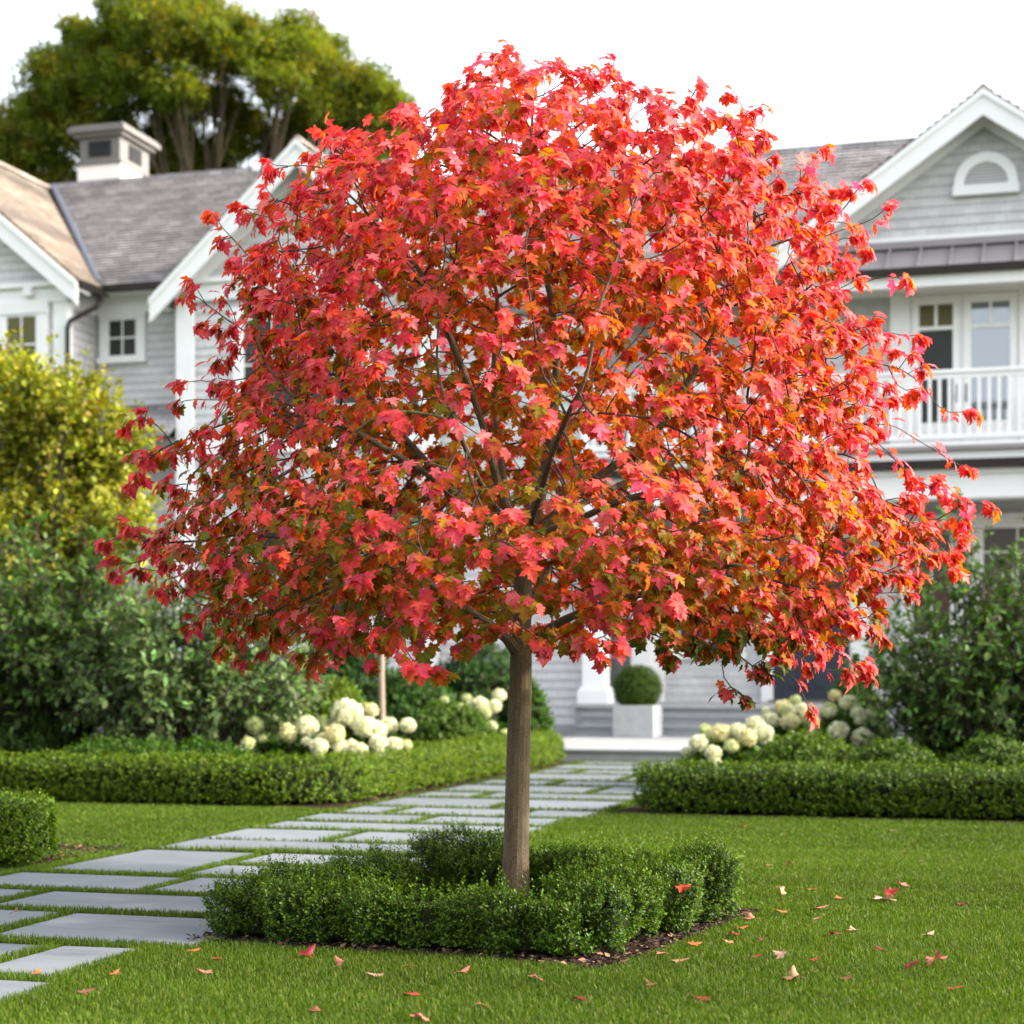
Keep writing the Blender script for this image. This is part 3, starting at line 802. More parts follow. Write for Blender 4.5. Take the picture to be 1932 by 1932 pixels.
tag(go, 'short mown green grass blades over the lawn and between the flagstones', 'grass', kind='stuff')

# ---- mulch chips in the bed -----------------------------------------------------------------------------------
def chips(n, poly, name, label, big=1.0):
    xs = np.array([p[0] for p in poly]); ys = np.array([p[1] for p in poly])
    P = np.stack([RNG.uniform(xs.min(), xs.max(), n), RNG.uniform(ys.min(), ys.max(), n)], 1)
    P = P[in_poly(P, poly)]
    m = len(P)
    pos = np.concatenate([P, RNG.uniform(0.007, 0.016, (m, 1))], 1)
    f = rnd_dirs(m); f[:, 2] *= 0.25
    up = rnd_dirs(m) * 0.45 + np.array([0, 0, 1])
    t = RNG.random(m)
    c = np.where((t < 0.10)[:, None], np.array([0.30, 0.17, 0.10]), np.where((t < 0.3)[:, None], np.array([0.09, 0.05, 0.035]), np.array([0.025, 0.016, 0.012])))
    c = jitter(c, m, 0.3)
    V, Ft, C = spread(DIAMOND, pos, f, up, RNG.uniform(0.012, 0.038, m) * big, c)
    o = mesh_np(name, V, Ft, M['chip'], C)
    return tag(o, label, 'mulch', kind='stuff')
chips(16000, BED, 'bark_chips', 'loose brown bark chips scattered in the square bed round the maple')
chips(9000, [Vector(L(-4.98, 12.35)), Vector(L(-4.82, 12.35)), Vector(L(-4.82, 19.5)), Vector(L(-4.98, 19.5))], 'bark_chips', 'strip of brown bark chips between the left hedge and the flagstone path', 1.1)
chips(2500, [Vector(l2w(-5.6, 8.35)), Vector(l2w(-4.95, 8.35)), Vector(l2w(-4.95, 9.2)), Vector(l2w(-5.6, 9.2))], 'bark_chips', 'brown bark chips under the small round boxwood at the left edge')

# ---- fallen leaves: each one a thing -----------------------------------------------------------------------------
RED, DRED, PINK, TAN, ORG, BRN, PALE = (0.33, 0.025, 0.022), (0.16, 0.007, 0.012), (0.42, 0.12, 0.095), (0.34, 0.17, 0.09), (0.40, 0.11, 0.035), (0.15, 0.05, 0.028), (0.40, 0.21, 0.165)
CN = {RED: 'red', DRED: 'dark red', PINK: 'pink', TAN: 'tan', ORG: 'orange', BRN: 'brown', PALE: 'pale'}
FL = [
 (1403, 1559, RED, .09, 'faded red fallen leaf on the lawn just in front of the right hedge'), (1685, 1567, TAN, .09, 'tan fallen leaf lying farthest right in front of the long right hedge'),
 (1706, 1607, BRN, .07, 'small brown fallen leaf on bare lawn below the long right hedge'), (1739, 1625, BRN, .07, 'thin brown fallen leaf lying flat on the right lawn, alone'),
 (1451, 1633, TAN, .08, 'tan leaf beside the dark red one on the lawn right of the bed'), (1488, 1632, DRED, .11, 'dark red fallen leaf standing up on the lawn right of the boxwood'),
 (1703, 1672, PINK, .12, 'pinkish red fallen leaf above the big pale leaf on the right lawn'), (1669, 1701, PALE, .19, 'largest fallen leaf, pale pink, curled up on the right lawn'),
 (1680, 1694, RED, .10, 'bright red leaf sticking up out of the largest pale fallen leaf'), (1543, 1717, PINK, .16, 'long flat pink fallen leaf right of the mulch corner'),
 (1532, 1680, ORG, .09, 'orange fallen leaf above the long flat pink one on the lawn'), (1585, 1697, ORG, .11, 'orange and pale fallen leaf left of the largest pale leaf'),
 (1814, 1709, DRED, .09, 'lone dark red fallen leaf near the right edge of the lawn'), (1751, 1767, PALE, .10, 'thin whitish fallen leaf seen edge on at the right of the lawn'),
 (1662, 1794, DRED, .09, 'blackish curled fallen leaf in the middle of the right lawn'), (1574, 1766, RED, .11, 'red-orange fallen leaf below the long flat pink leaf'),
 (1611, 1758, PALE, .09, 'pale pink leaf just right of a red-orange leaf on the lawn'), (1722, 1830, DRED, .12, 'dark crimson fallen leaf tilted beside a flat pink leaf, lower right'),
 (1765, 1824, PINK, .14, 'flat pink fallen leaf beside a tilted dark crimson one, lower right'), (1497, 1851, TAN, .12, 'big tan fallen leaf cupped upward on the lower right lawn'),
 (1595, 1851, BRN, .07, 'small brown leaf right of the big tan leaf on the lawn'), (1801, 1868, RED, .09, 'red fallen leaf lowest at the right side of the lawn'),
 (1424, 1808, RED, .08, 'reddish leaf on the lawn left of a small pale pink leaf'), (1472, 1811, PALE, .08, 'small pale pink leaf standing on the lawn above the big tan leaf'),
 (1536, 1814, RED, .07, 'small red leaf on the lawn up and right of the big tan leaf'), (1476, 1722, ORG, .08, 'orange leaf on the grass just outside the right mulch corner'),
 (1474, 1689, TAN, .09, 'tan upright leaf on the grass near the right back boxwood'), (1536, 1736, PINK, .08, 'salmon leaf directly below the long flat pink leaf'),
 (1325, 1889, DRED, .09, 'dark red leaf on the front lawn below the mulch corner'), (871, 1839, PINK, .11, 'rosy leaf on the front lawn below the maple trunk'),
 (1013, 1854, BRN, .11, 'brown curled leaf on the front lawn right of the rosy one'), (1093, 1890, DRED, .09, 'maroon leaf low on the front lawn, right of the trunk line'),
 (909, 1902, BRN, .07, 'small brown leaf near the bottom of the front lawn'), (1228, 1861, BRN, .07, 'brownish leaf on the lawn under the tip of the mulch corner'),
 (1283, 1817, TAN, .10, 'tan leaf on the grass edge touching the mulch tip'), (1374, 1781, TAN, .08, 'tan leaf on grass along the right side of the mulch'),
 (1437, 1777, BRN, .08, 'brown leaf with stalk on the grass right of the bed'), (364, 1797, ORG, .08, 'orange leaf on the grass at the left end of the mulch bed'),
 (409, 1812, RED, .08, 'red leaf between an orange and a salmon one, left front lawn'), (386, 1839, PINK, .11, 'salmon curled leaf on the left front lawn below the mulch end'),
 (579, 1810, DRED, .11, 'deep crimson leaf standing upright in front of the front hedge'), (642, 1825, PINK, .07, 'small rosy leaf right of the upright crimson leaf'),
 (709, 1843, PALE, .12, 'pale pink folded leaf on the front lawn left of the trunk line'), (772, 1825, RED, .08, 'red leaf close to the front hedge, left of the trunk'),
 (777, 1880, RED, .12, 'round red-brown leaf low on the front lawn'), (598, 1913, BRN, .08, 'dull brown leaf near the lower edge of the lawn, left of centre'),
 (793, 1929, PINK, .10, 'pink leaf cut by the bottom edge of the picture'), (28, 1728, BRN, .08, 'small brown-red leaf lying on a flagstone at the left edge'),
 (69, 1843, ORG, .07, 'orange leaf on grass beside the lowest flagstone at left'), (216, 1841, ORG, .07, 'small orange leaf on the left lawn below the big flagstone'),
 (160, 1878, BRN, .09, 'brown leaf low on the left lawn'), 
 (1383, 1768, RED, .09, 'red leaf on the mulch at the right flank of the bed'), (1418, 1738, PINK, .10, 'pink leaf on the mulch at the far right tip of the bed'),
 (1400, 1756, ORG, .08, 'orange leaf on the mulch, middle of the right flank'), (1310, 1788, ORG, .09, 'orange leaf on the mulch lower down the right flank'),
 (1250, 1805, PINK, .08, 'pink leaf on the mulch near its front tip'),
]
def FLAT_LEAF(k):                       # a dropped leaf lies flat, its lobes curling up
    a = math.radians(34); q = MAPLE[0].copy(); q[:, 1] -= 0.42
    y = q[:, 1] * math.cos(a) - q[:, 2] * math.sin(a); z = q[:, 1] * math.sin(a) + q[:, 2] * math.cos(a)
    q[:, 1] = y; q[:, 2] = -z * k * 1.5 + 0.10 * k * np.sin(5 * q[:, 0] + 3 * y)
    return q
for i, (px, py, c, s, lab) in enumerate(FL):
    x, y = gnd(px, py + 4)
    n = 1
    q_ = RNG.uniform(0, 2 * math.pi)
    fwd = np.array([[math.cos(q_), math.sin(q_), RNG.uniform(-0.08, 0.08)]])
    stand = any(k in lab for k in ('upright', 'standing', 'sticking', 'tilted', 'cupped'))
    upv = np.array([[RNG.normal() * 0.15, -0.6 if stand else RNG.normal() * 0.12, 1.0 if not stand else 0.7]])
    V, Ft, C = spread((FLAT_LEAF(RNG.uniform(0.25, 0.9) * (2.2 if stand else 1)), MAPLE[1], MAPLE[2]), np.zeros((1, 3)), fwd, upv, np.array([s * (0.46 if s > .1 else 0.52)]), np.array([c]))
    ctr = V[:-4].mean(0); V = V - ctr
    V[:, 2] += -V[:, 2].min()
    C = C * np.exp(RNG.normal(0, 0.12, (len(C), 1)))
    V = V[:-4]; C = C[:-4]; Ft = Ft[(Ft < len(V)).all(1)]
    o = mesh_np('fallen_leaf', V, Ft, M['fallen'], C)
    o.location = (x, y, 0.018 if 'flagstone at' in lab or 'on the mulch' in lab else 0.012)
    tag(o, lab, 'fallen leaf', 'fallen maple leaves')

V, Ft, C = spread((FLAT_LEAF(0.9), MAPLE[1], MAPLE[2]), np.zeros((1, 3)), np.array([[0.6, -0.5, -0.2]]), np.array([[0.1, -0.6, 0.8]]), np.array([0.055]), np.array([(0.42, 0.05, 0.025)]))
V = V[:-4] - V[:-4].mean(0); C = C[:-4]; Ft = Ft[(Ft < len(V)).all(1)]
o = mesh_np('fallen_leaf', V, Ft, M['fallen'], C); o.location = at(1290, 1674, 6.74)
tag(o, 'bright red maple leaf caught on top of the right boxwood hedge', 'fallen leaf', 'fallen maple leaves')
# ------------------------------------------------------------------ clipped hedges
def hedge_points(n, pts, w, h, seed, ragged=0.10, pw=0.62, notch=0.0):
    """points and outward directions on a rounded, slightly lumpy hedge along a line on the ground"""
    pts = [np.array(p, float) for p in pts]
    seg = [np.linalg.norm(pts[i + 1] - pts[i]) for i in range(len(pts) - 1)]
    T = sum(seg)
    s = RNG.uniform(-w, T + w, n)
    cum = np.concatenate([[0], np.cumsum(seg)])
    sc = np.clip(s, 0, T)
    i = np.clip(np.searchsorted(cum, sc, 'right') - 1, 0, len(seg) - 1)
    A = np.array(pts)[i]; B = np.array(pts)[i + 1]
    t = ((sc - cum[i]) / np.array(seg)[i])[:, None]
    c = A + (B - A) * t
    tg = [nrm(pts[min(j + 1, len(pts) - 1)] - pts[max(j - 1, 0)]) for j in range(len(pts))]; tg = np.array(tg)
    lo = tg[i]; hi = tg[i + 1]; d = nrm(lo * (1 - t) + hi * t); nn = np.stack([d[:, 1], -d[:, 0]], 1)
    over = np.where(s < 0, s, np.where(s > T, s - T, 0)) / w
    k = np.sqrt(np.clip(1 - np.abs(over) ** 2.6, 0, 1))
    nt_ = notch * np.exp(-(((s + seed * 0.07) % 0.36 - 0.18) / 0.055) ** 2)
    phi = RNG.uniform(math.radians(-42), math.radians(222), n)
    tv = RNG.uniform(-0.85, 1, n); sz_ = np.sign(tv) * np.abs(tv) ** (1 / pw)
    alt = np.where(RNG.random(n) < 0.5, np.arcsin(sz_), np.pi - np.arcsin(sz_))
    phi = np.where(RNG.random(n) < 0.55, alt, phi)
    cx_, sz = np.cos(phi), np.sin(phi)
    X = np.sign(cx_) * np.abs(cx_) ** pw * w * k * (1 - nt_)
    Z = h * 0.5 + np.sign(sz) * np.abs(sz) ** pw * h * 0.5 * (0.80 + 0.20 * k) * (1 - nt_ * 0.8)
    P = np.concatenate([c + nn * X[:, None] + d * (over * w)[:, None], Z[:, None]], 1)
    O = np.concatenate([nn * (np.sign(cx_) * np.abs(cx_) ** (1 / pw) )[:, None] + d * (over ** 3)[:, None], (np.sign(sz) * np.abs(sz) ** (1 / pw))[:, None]], 1)
    O = nrm(O + 1e-6)
    b = bump_noise(P, 4.2 / max(h, 0.2) * 0.3, seed) * 1.0 + 0.5 * bump_noise(P, 9 / max(h, 0.2) * 0.3, seed + 7)
    P = P + O * (b * ragged * h)[:, None]
    P[:, 2] = np.maximum(P[:, 2], 0.012)
    return P, O, b

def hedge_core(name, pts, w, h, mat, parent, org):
    """solid dark core standing for shaded inner twigs, blocks the view through"""
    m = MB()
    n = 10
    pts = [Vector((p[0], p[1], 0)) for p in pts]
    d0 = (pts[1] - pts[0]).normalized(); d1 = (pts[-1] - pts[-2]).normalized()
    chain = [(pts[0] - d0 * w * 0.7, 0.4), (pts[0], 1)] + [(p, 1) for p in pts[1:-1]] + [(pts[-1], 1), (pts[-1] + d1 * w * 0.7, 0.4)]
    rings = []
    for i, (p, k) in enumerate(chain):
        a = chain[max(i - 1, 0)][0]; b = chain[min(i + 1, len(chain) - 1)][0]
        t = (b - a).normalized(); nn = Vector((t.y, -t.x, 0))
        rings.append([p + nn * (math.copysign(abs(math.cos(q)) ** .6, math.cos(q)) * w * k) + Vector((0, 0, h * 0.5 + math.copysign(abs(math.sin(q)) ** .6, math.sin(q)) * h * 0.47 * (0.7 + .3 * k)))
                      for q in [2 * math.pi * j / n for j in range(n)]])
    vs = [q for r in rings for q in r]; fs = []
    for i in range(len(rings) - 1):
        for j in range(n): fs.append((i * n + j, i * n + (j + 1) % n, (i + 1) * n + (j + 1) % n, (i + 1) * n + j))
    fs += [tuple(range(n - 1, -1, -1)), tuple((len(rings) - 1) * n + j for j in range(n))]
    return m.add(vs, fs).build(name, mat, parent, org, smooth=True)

def hedge(label, pts, w, h, nspr, ls, L0, col, seed, cat='hedge', name='boxwood_hedge', group=None, ragged=0.10, k=8, updir=0.55, wild=0.06, mat=None, tip=(2.35, 2.05, 1.15), shape=DIAMOND, stem=0.80, notch=0.0, shoots=0):  # strong tip factor: young growth plus lit hedge tops put into the colour
    org = (pts[0][0], pts[0][1], 0)
    root = empty(name, org); tag(root, label, cat, group)
    P, O, b = hedge_points(nspr, pts, w * 0.93, h * 0.95, seed, ragged, notch=notch)
    D = nrm(O * 0.8 + np.array([0, 0, updir]) + rnd_dirs(nspr) * 0.45)
    Ln = L0 * np.exp(RNG.normal(0, 0.25, nspr)) * np.where(RNG.random(nspr) < wild, RNG.uniform(1.5, 2.6, nspr), 1.0)
    prt = [sprigs(P - D * (Ln * 0.6)[:, None], D, Ln, k, ls, col, shape, tip)]
    if shoots:                            # upright unclipped shoots on top
        tp = np.where(P[:, 2] > h * 0.62)[0]; ii = RNG.choice(tp, shoots)
        Ls = RNG.uniform(0.05, 0.115, shoots)
        prt.append(sprigs(P[ii] - np.array([0, 0, 0.02]), nrm(O[ii] * 0.35 + np.array([0, 0, 1.0]) + rnd_dirs(shoots) * 0.22), Ls, 14, ls * 1.0, np.asarray(col) * 1.25, shape, tip))
    V, Ft, C = merge(prt)
    mesh_np('foliage', V, Ft, mat or M['box'], C, root, org)
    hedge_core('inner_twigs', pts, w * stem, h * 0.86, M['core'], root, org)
    return root

BOX = (0.030, 0.062, 0.007)
# the ring of boxwood round the maple
e_f = (BED[1] - BED[0]).normalized(); e_s = (BED[2] - BED[1]).normalized()
def bp(a, b): q = BED[0] + e_f * a + e_s * b; return (q.x, q.y)
BW = (BED[1] - BED[0]).length; BD_ = (BED[2] - BED[1]).length
hedge('dark green boxwood hedge, low and loose, along the front of the mulch bed', [bp(0.13, 0.19), bp(0.6, 0.19), bp(1.1, 0.19), bp(BW - 0.27, 0.19)], 0.125, 0.205, 5200, 0.0165, 0.050, BOX, 1.0, ragged=0.32, k=9, wild=0.15, notch=0.34, stem=0.56, shoots=260, group='boxwood round the maple')
hedge('glossy boxwood hedge on the right side of the mulch bed, ending in a rounded tuft', [bp(BW - 0.22, 0.36), bp(BW - 0.22, 0.9), bp(BW - 0.19, BD_ - 0.22)], 0.155, 0.270, 5000, 0.0165, 0.050, BOX, 2.0, ragged=0.32, k=9, wild=0.14, notch=0.3, stem=0.56, shoots=230, group='boxwood round the maple')
hedge('boxwood hedge running back along the left side of the mulch bed beside the flagstones', [bp(0.15, 0.42), bp(0.15, 1.0), bp(0.17, BD_ - 0.40)], 0.120, 0.225, 3300, 0.0165, 0.050, BOX, 3.0, ragged=0.24, k=8, wild=0.13, notch=0.22, stem=0.56, shoots=260, group='boxwood round the maple')
def bush(label, x, y, r, h, n, ls, L0, col, seed, **k):
    return hedge(label, [(x - r * 0.22, y), (x + r * 0.22, y)], r * 0.86, h, n, ls, L0, col, seed, cat='bush', **k)
bx = lambda a, b: bp(a, b)
for lab, a, b, r, h, s in (('tall boxwood bush with upright shoots behind the left hedge of the bed', 0.38, BD_ - 0.12, 0.22, 0.285, 4.0),
                           ('boxwood bush directly behind and left of the maple trunk', 0.76, BD_ - 0.13, 0.155, 0.235, 5.0),
                           ('boxwood bush behind and right of the maple trunk', 1.05, BD_ - 0.14, 0.16, 0.24, 6.0),
                           ('smallest boxwood bush, alone in the back right of the bed next to a gap', 1.37, BD_ - 0.12, 0.14, 0.235, 7.0)):
    x, y = bp(a, b)
    bush(lab, x, y, r, h, 1900, 0.0165, 0.05, BOX, s, name='boxwood_bush', group='boxwood round the maple', ragged=0.34, k=9, wild=0.16, stem=0.56, shoots=75)
# long hedges
GR = (0.052, 0.092, 0.006)
hedge('long clipped hedge left of the path, turning the corner towards the porch', [L(-12.5, 12.58), L(-9, 12.58), L(-5.62, 12.58), L(-5.46, 12.61), L(-5.34, 12.68), L(-5.26, 12.80), L(-5.23, 12.96), L(-5.22, 15.0), L(-5.2, 18.9)], 0.28, 0.36, 21000, 0.027, 0.065, GR, 11.0, ragged=0.07, k=7, updir=0.45, wild=0.05, stem=0.72, name='clipped_hedge', group='clipped garden hedges')
hedge('long clipped hedge right of the path along the back of the right lawn', [L(-2.50, 12.76), L(0, 12.76), L(3.0, 12.76), L(6.5, 12.76)], 0.29, 0.36, 15000, 0.026, 0.065, (0.038, 0.074, 0.005), 12.0, ragged=0.07, k=7, updir=0.45, wild=0.05, stem=0.72, name='clipped_hedge', group='clipped garden hedges')
x, y = gnd(-38, 1632)
bush('rounded boxwood at the left edge of the lawn, cut off by the picture edge', x, y + 0.1, 0.34, 0.36, 3600, 0.022, 0.055, (0.042, 0.082, 0.007), 13.0, name='boxwood_bush', ragged=0.10, k=8)

# ------------------------------------------------------------------ mounds: dense rounded shrubs
def mound(label, x, y, rx, ry, h, n, ls, col, seed, name='mounded_shrub', cat='shrub', z0=0.0, L0=0.09, k=7, rag=0.16, group=None, mat=None, tip=(1.45, 1.4, 1.1), shape=DIAMOND, full=False, parent=None, fname='foliage'):
    root = parent
    if root is None:
        root = empty(name, (x, y, z0)); tag(root, label, cat, group)
    O = rnd_dirs(n)
    if not full: O[:, 2] = np.abs(O[:, 2]) * 1.0 - 0.12
    O = nrm(O)
    b = bump_noise(O * [rx, ry, h], 2.2 / max(rx, .3), seed) + 0.5 * bump_noise(O * [rx, ry, h], 5.5 / max(rx, .3), seed + 3)
    rr = (1 + rag * b) * np.clip(RNG.normal(0.98, 0.05, n), 0.75, 1.08)
    cz = h * 0.5 if full else 0.0
    hz = h * 0.5 if full else h
    P = O * np.array([rx, ry, hz]) * rr[:, None] + np.array([0, 0, cz])
    P[:, 2] = np.maximum(P[:, 2], 0.02)
    Nn = nrm(O / np.array([rx, ry, hz]))
    D = nrm(Nn + np.array([0, 0, 0.35]) + rnd_dirs(n) * 0.5)
    Ln = L0 * np.exp(RNG.normal(0, 0.25, n))
    cc = np.asarray(col) * (1 + 0.10 * b)[:, None]
    V, Ft, C = sprigs(P - D * (Ln * 0.7)[:, None], D, Ln, k, ls, cc, shape, tip)
    mesh_np(fname, V, Ft, mat or M['box'], C, root, None if parent is None else None)
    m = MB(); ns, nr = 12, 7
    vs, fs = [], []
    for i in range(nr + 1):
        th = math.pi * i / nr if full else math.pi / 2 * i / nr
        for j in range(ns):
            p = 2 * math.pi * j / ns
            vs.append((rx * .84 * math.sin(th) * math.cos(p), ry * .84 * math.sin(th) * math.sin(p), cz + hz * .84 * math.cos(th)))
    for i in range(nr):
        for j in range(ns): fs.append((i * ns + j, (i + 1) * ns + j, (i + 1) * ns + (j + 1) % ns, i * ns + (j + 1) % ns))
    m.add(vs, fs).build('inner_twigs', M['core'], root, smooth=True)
    return root
def gm(px, d): return ((px - CX) / F * d, d)

# clipped ball in the planter
b = mound(None, 0, 0, 0.315, 0.315, 0.60, 2600, 0.022, (0.040, 0.078, 0.008), 21.0, L0=0.05, rag=0.03, full=True, parent=planter, fname='boxwood_ball')
for o in planter.children:
    if o.name.startswith(('boxwood_ball', 'inner_twigs')): o.location = (0, 0, 0.36)

DKG = (0.030, 0.062, 0.009)
for lab, px, d, rx, h, c, n in (
    ('low dark ground shrub behind the far left end of the long hedge', 40, 15.7, 0.8, 0.62, DKG, 2600),
    ('low spreading green shrub between the bare stems and the left hedge', 235, 14.5, 0.75, 0.46, (0.038, 0.08, 0.010), 2200),
    ('low green shrub tucked under the fanned stems, left of the cream hydrangeas', 385, 14.6, 0.5, 0.42, (0.035, 0.078, 0.010), 1500),
    ('yellow-green dome shrub behind the big round hydrangea heads', 640, 16.6, 0.36, 0.88, (0.085, 0.135, 0.008), 1500),
    ('mid green mound right of the cream hydrangeas, against the path hedge', 848, 18.3, 0.50, 0.66, (0.055, 0.10, 0.014), 2100),
    ('green mound in front of the hydrangeas behind the right hedge', 1525, 14.5, 0.52, 0.48, (0.060, 0.105, 0.012), 3200),
    ('low dark mound, middle one of the three behind the right hedge', 1690, 14.1, 0.40, 0.43, (0.046, 0.085, 0.010), 2300),
    ('dark clipped dome farthest right behind the right hedge', 1868, 13.8, 0.40, 0.47, (0.040, 0.076, 0.010), 2500),
    ('broad dark shrub mass behind the thin pale trunk', 640, 20.3, 0.75, 1.45, (0.022, 0.058, 0.010), 2600),
    ('dark green shrub right of the thin pale trunk', 770, 19.4, 0.62, 1.0, (0.034, 0.076, 0.012), 2200),
    ('dark evergreen shrub against the house wall, left of the maple trunk', 905, 21.2, 0.75, 1.35, (0.024, 0.06, 0.010), 2600),
    ('small shrub by the siding just right of the maple trunk', 1000, 20.6, 0.26, 0.85, (0.04, 0.085, 0.014), 900),
    ('leafy green shrub in front of the porch door', 1610, 19.0, 0.36, 0.98, (0.038, 0.08, 0.014), 1300)):
    x, y = gm(px, d)
    mound(lab, x, y, rx, rx * 0.85, h, n, 0.042 if d < 18 else 0.055, c, px * 0.01, rag=0.10)

# ------------------------------------------------------------------ open shrubs: stems that fan out of the ground and carry leaves
def open_shrub(label, x, y, rx, ry, H, nst, ls, col, name='leafy_shrub', cat='shrub', z_lo=0.25, foot=0.18, tw=11, lv=7, mat=None, stem_mat=None, wid=None, droop=0.1, group=None, tint_top=None, flop=0.6, shoots=0, lobes=(), dist=0, dens=1.0):
    root = empty(name, (x, y, 0)); tag(root, label, cat, group)
    sm = MB(); parts = []
    for i in range(nst):
        a = RNG.uniform(0, 2 * math.pi); q = math.sqrt(RNG.uniform(0, 1))
        top = 1.0 - 0.42 * q ** 2.2
        if i < shoots: q *= 0.6; top = RNG.uniform(1.04, 1.16)
        lo = RNG.uniform(0.55, 1.0) if i >= shoots else 1.0
        e = np.array([rx * q * math.cos(a), ry * q * math.sin(a), H * top * lo])
        s = np.array([foot * q * math.cos(a), foot * q * math.sin(a), 0.0])
        c = s * 0.5 + e * np.array([0.42, 0.42, 0.62]) + RNG.normal(0, 0.05, 3)
        t = np.linspace(0, 1, 9)[:, None]
        B = (1 - t) ** 2 * s + 2 * t * (1 - t) * c + t ** 2 * e
        sm.tube([tuple(p) for p in B], list(np.linspace(0.011, 0.003, 9) * (1 + 0.25 * H)), 5, False)
        for j in range(tw):
            tt = RNG.uniform(z_lo, 1.0)
            p = (1 - tt) ** 2 * s + 2 * tt * (1 - tt) * c + tt ** 2 * e
            out = nrm(np.array([p[0] / rx, p[1] / ry, 0.25]) + RNG.normal(0, 0.75, 3))
            ln = RNG.uniform(0.12, 0.32) * (0.5 + 0.3 * H)
            if tt > 0.93: out = nrm(e - c + RNG.normal(0, .2, 3)); ln *= 0.7
            qv = p + out * ln + np.array([0, 0, -droop * ln])
            sm.tube([tuple(p), tuple((p + qv) / 2 + np.array([0, 0, 0.02])), tuple(qv)], [0.004, 0.003, 0.0015], 4, False)
            k = max(2, int(lv * RNG.uniform(0.7, 1.3)))
            f = RNG.uniform(0.2, 1.05, k)[:, None]
            pos = p + (qv - p) * f + RNG.normal(0, 0.015, (k, 3))
            fw = out * 0.7 + rnd_dirs(k) * 0.9 + np.array([0, 0, -flop * 0.3])
            up = np.array([0, 0, 1.0]) + np.array([p[0] / rx, p[1] / ry, 0]) * 0.5 + rnd_dirs(k) * 0.55
            cc = np.array(col, float)
            if tint_top is not None:
                w = np.clip((p[2] / H - 0.22) / 0.45 + RNG.normal(0, 0.18), 0, 1)
                cc = cc * (1 - w) + np.array(tint_top) * w
            parts.append((pos, fw, up, ls * np.exp(RNG.normal(0, 0.2, k)), jitter(cc, k, 0.32, 0.10)))
    for (lpx, lpy, lr) in lobes:          # full leafy boughs
        d_ = dist + RNG.uniform(-0.5, 0.4)
        c0 = np.array(at(lpx, lpy + 40, d_)) - np.array([x, y, 0]); r0 = 0.84 * lr / F * d_
        sm.tube([(0, 0, 0.2), tuple(c0 * np.array([.5, .5, .6])), tuple(c0)], [0.016, 0.011, 0.004], 5, False)
        for q in range(int(16 * (r0 / 0.5))):      # loose shoots that break the outline
            o_ = nrm(rnd_dirs(1)[0] + np.array([0, -0.1, 0.55])); cp = c0 + o_ * r0 * 0.9
            k = 22; oo = rnd_dirs(k); ln = RNG.uniform(0.18, 0.42); dr = nrm(o_ * 0.7 + np.array([0, 0, 0.5]) + rnd_dirs(1)[0] * 0.5)
            pos = cp + dr * RNG.uniform(0, 1, (k, 1)) * ln + oo * 0.03
            sm.tube([tuple(cp - dr * 0.15), tuple(cp + dr * ln)], [0.005, 0.002], 4, False)
            cc = np.array(tint_top if tint_top is not None else col, float)
            parts.append((pos, dr * 0.6 + oo, np.array([0, 0, 0.9]) + rnd_dirs(k) * 0.6, ls * np.exp(RNG.normal(0, 0.2, k)), jitter(cc, k, 0.25, 0.08)))
        for q in range(int(112 * dens * (r0 / 0.5) ** 2) + 12):
            o_ = rnd_dirs(1)[0]; cp = c0 + o_ * r0 * np.array([1, 1.1, 0.95]) * RNG.uniform(0.3, 1.08)
            k = 26; oo = rnd_dirs(k); dr = nrm(o_ + rnd_dirs(1)[0] * 0.7 + np.array([0, 0, 0.35]))
            tl = RNG.uniform(0, 1, (k, 1))
            pos = cp + dr * (tl - 0.4) * 0.30 + oo * 0.055
            cc = np.array(col, float)
            if tint_top is not None:
                w = np.clip((cp[2] / H - 0.30) / 0.45 + RNG.normal(0, 0.2), 0, 1); cc = cc * (1 - w) + np.array(tint_top) * w
                if RNG.random() < 0.012: cc = np.array([0.42, 0.17, 0.05])
            parts.append((pos, dr * 0.6 + oo, np.array([0, 0, 0.9]) + o_ * 0.5 + rnd_dirs(k) * 0.6, ls * np.exp(RNG.normal(0, 0.2, k)), jitter(cc, k, 0.30, 0.10)))
    P_, F_, U_, S_, C_ = (np.concatenate([q[i] for q in parts]) for i in range(5))
    V, Ft, C = spread(OVAL if wid is None else (OVAL[0] * np.array([wid, 1, 1]), OVAL[1]), P_, F_, U_, S_, C_)
    mesh_np('foliage', V, Ft, mat or M['shrub'], C, root)
    sm.build('stems', stem_mat or M['twig'], root, smooth=True)
    return root

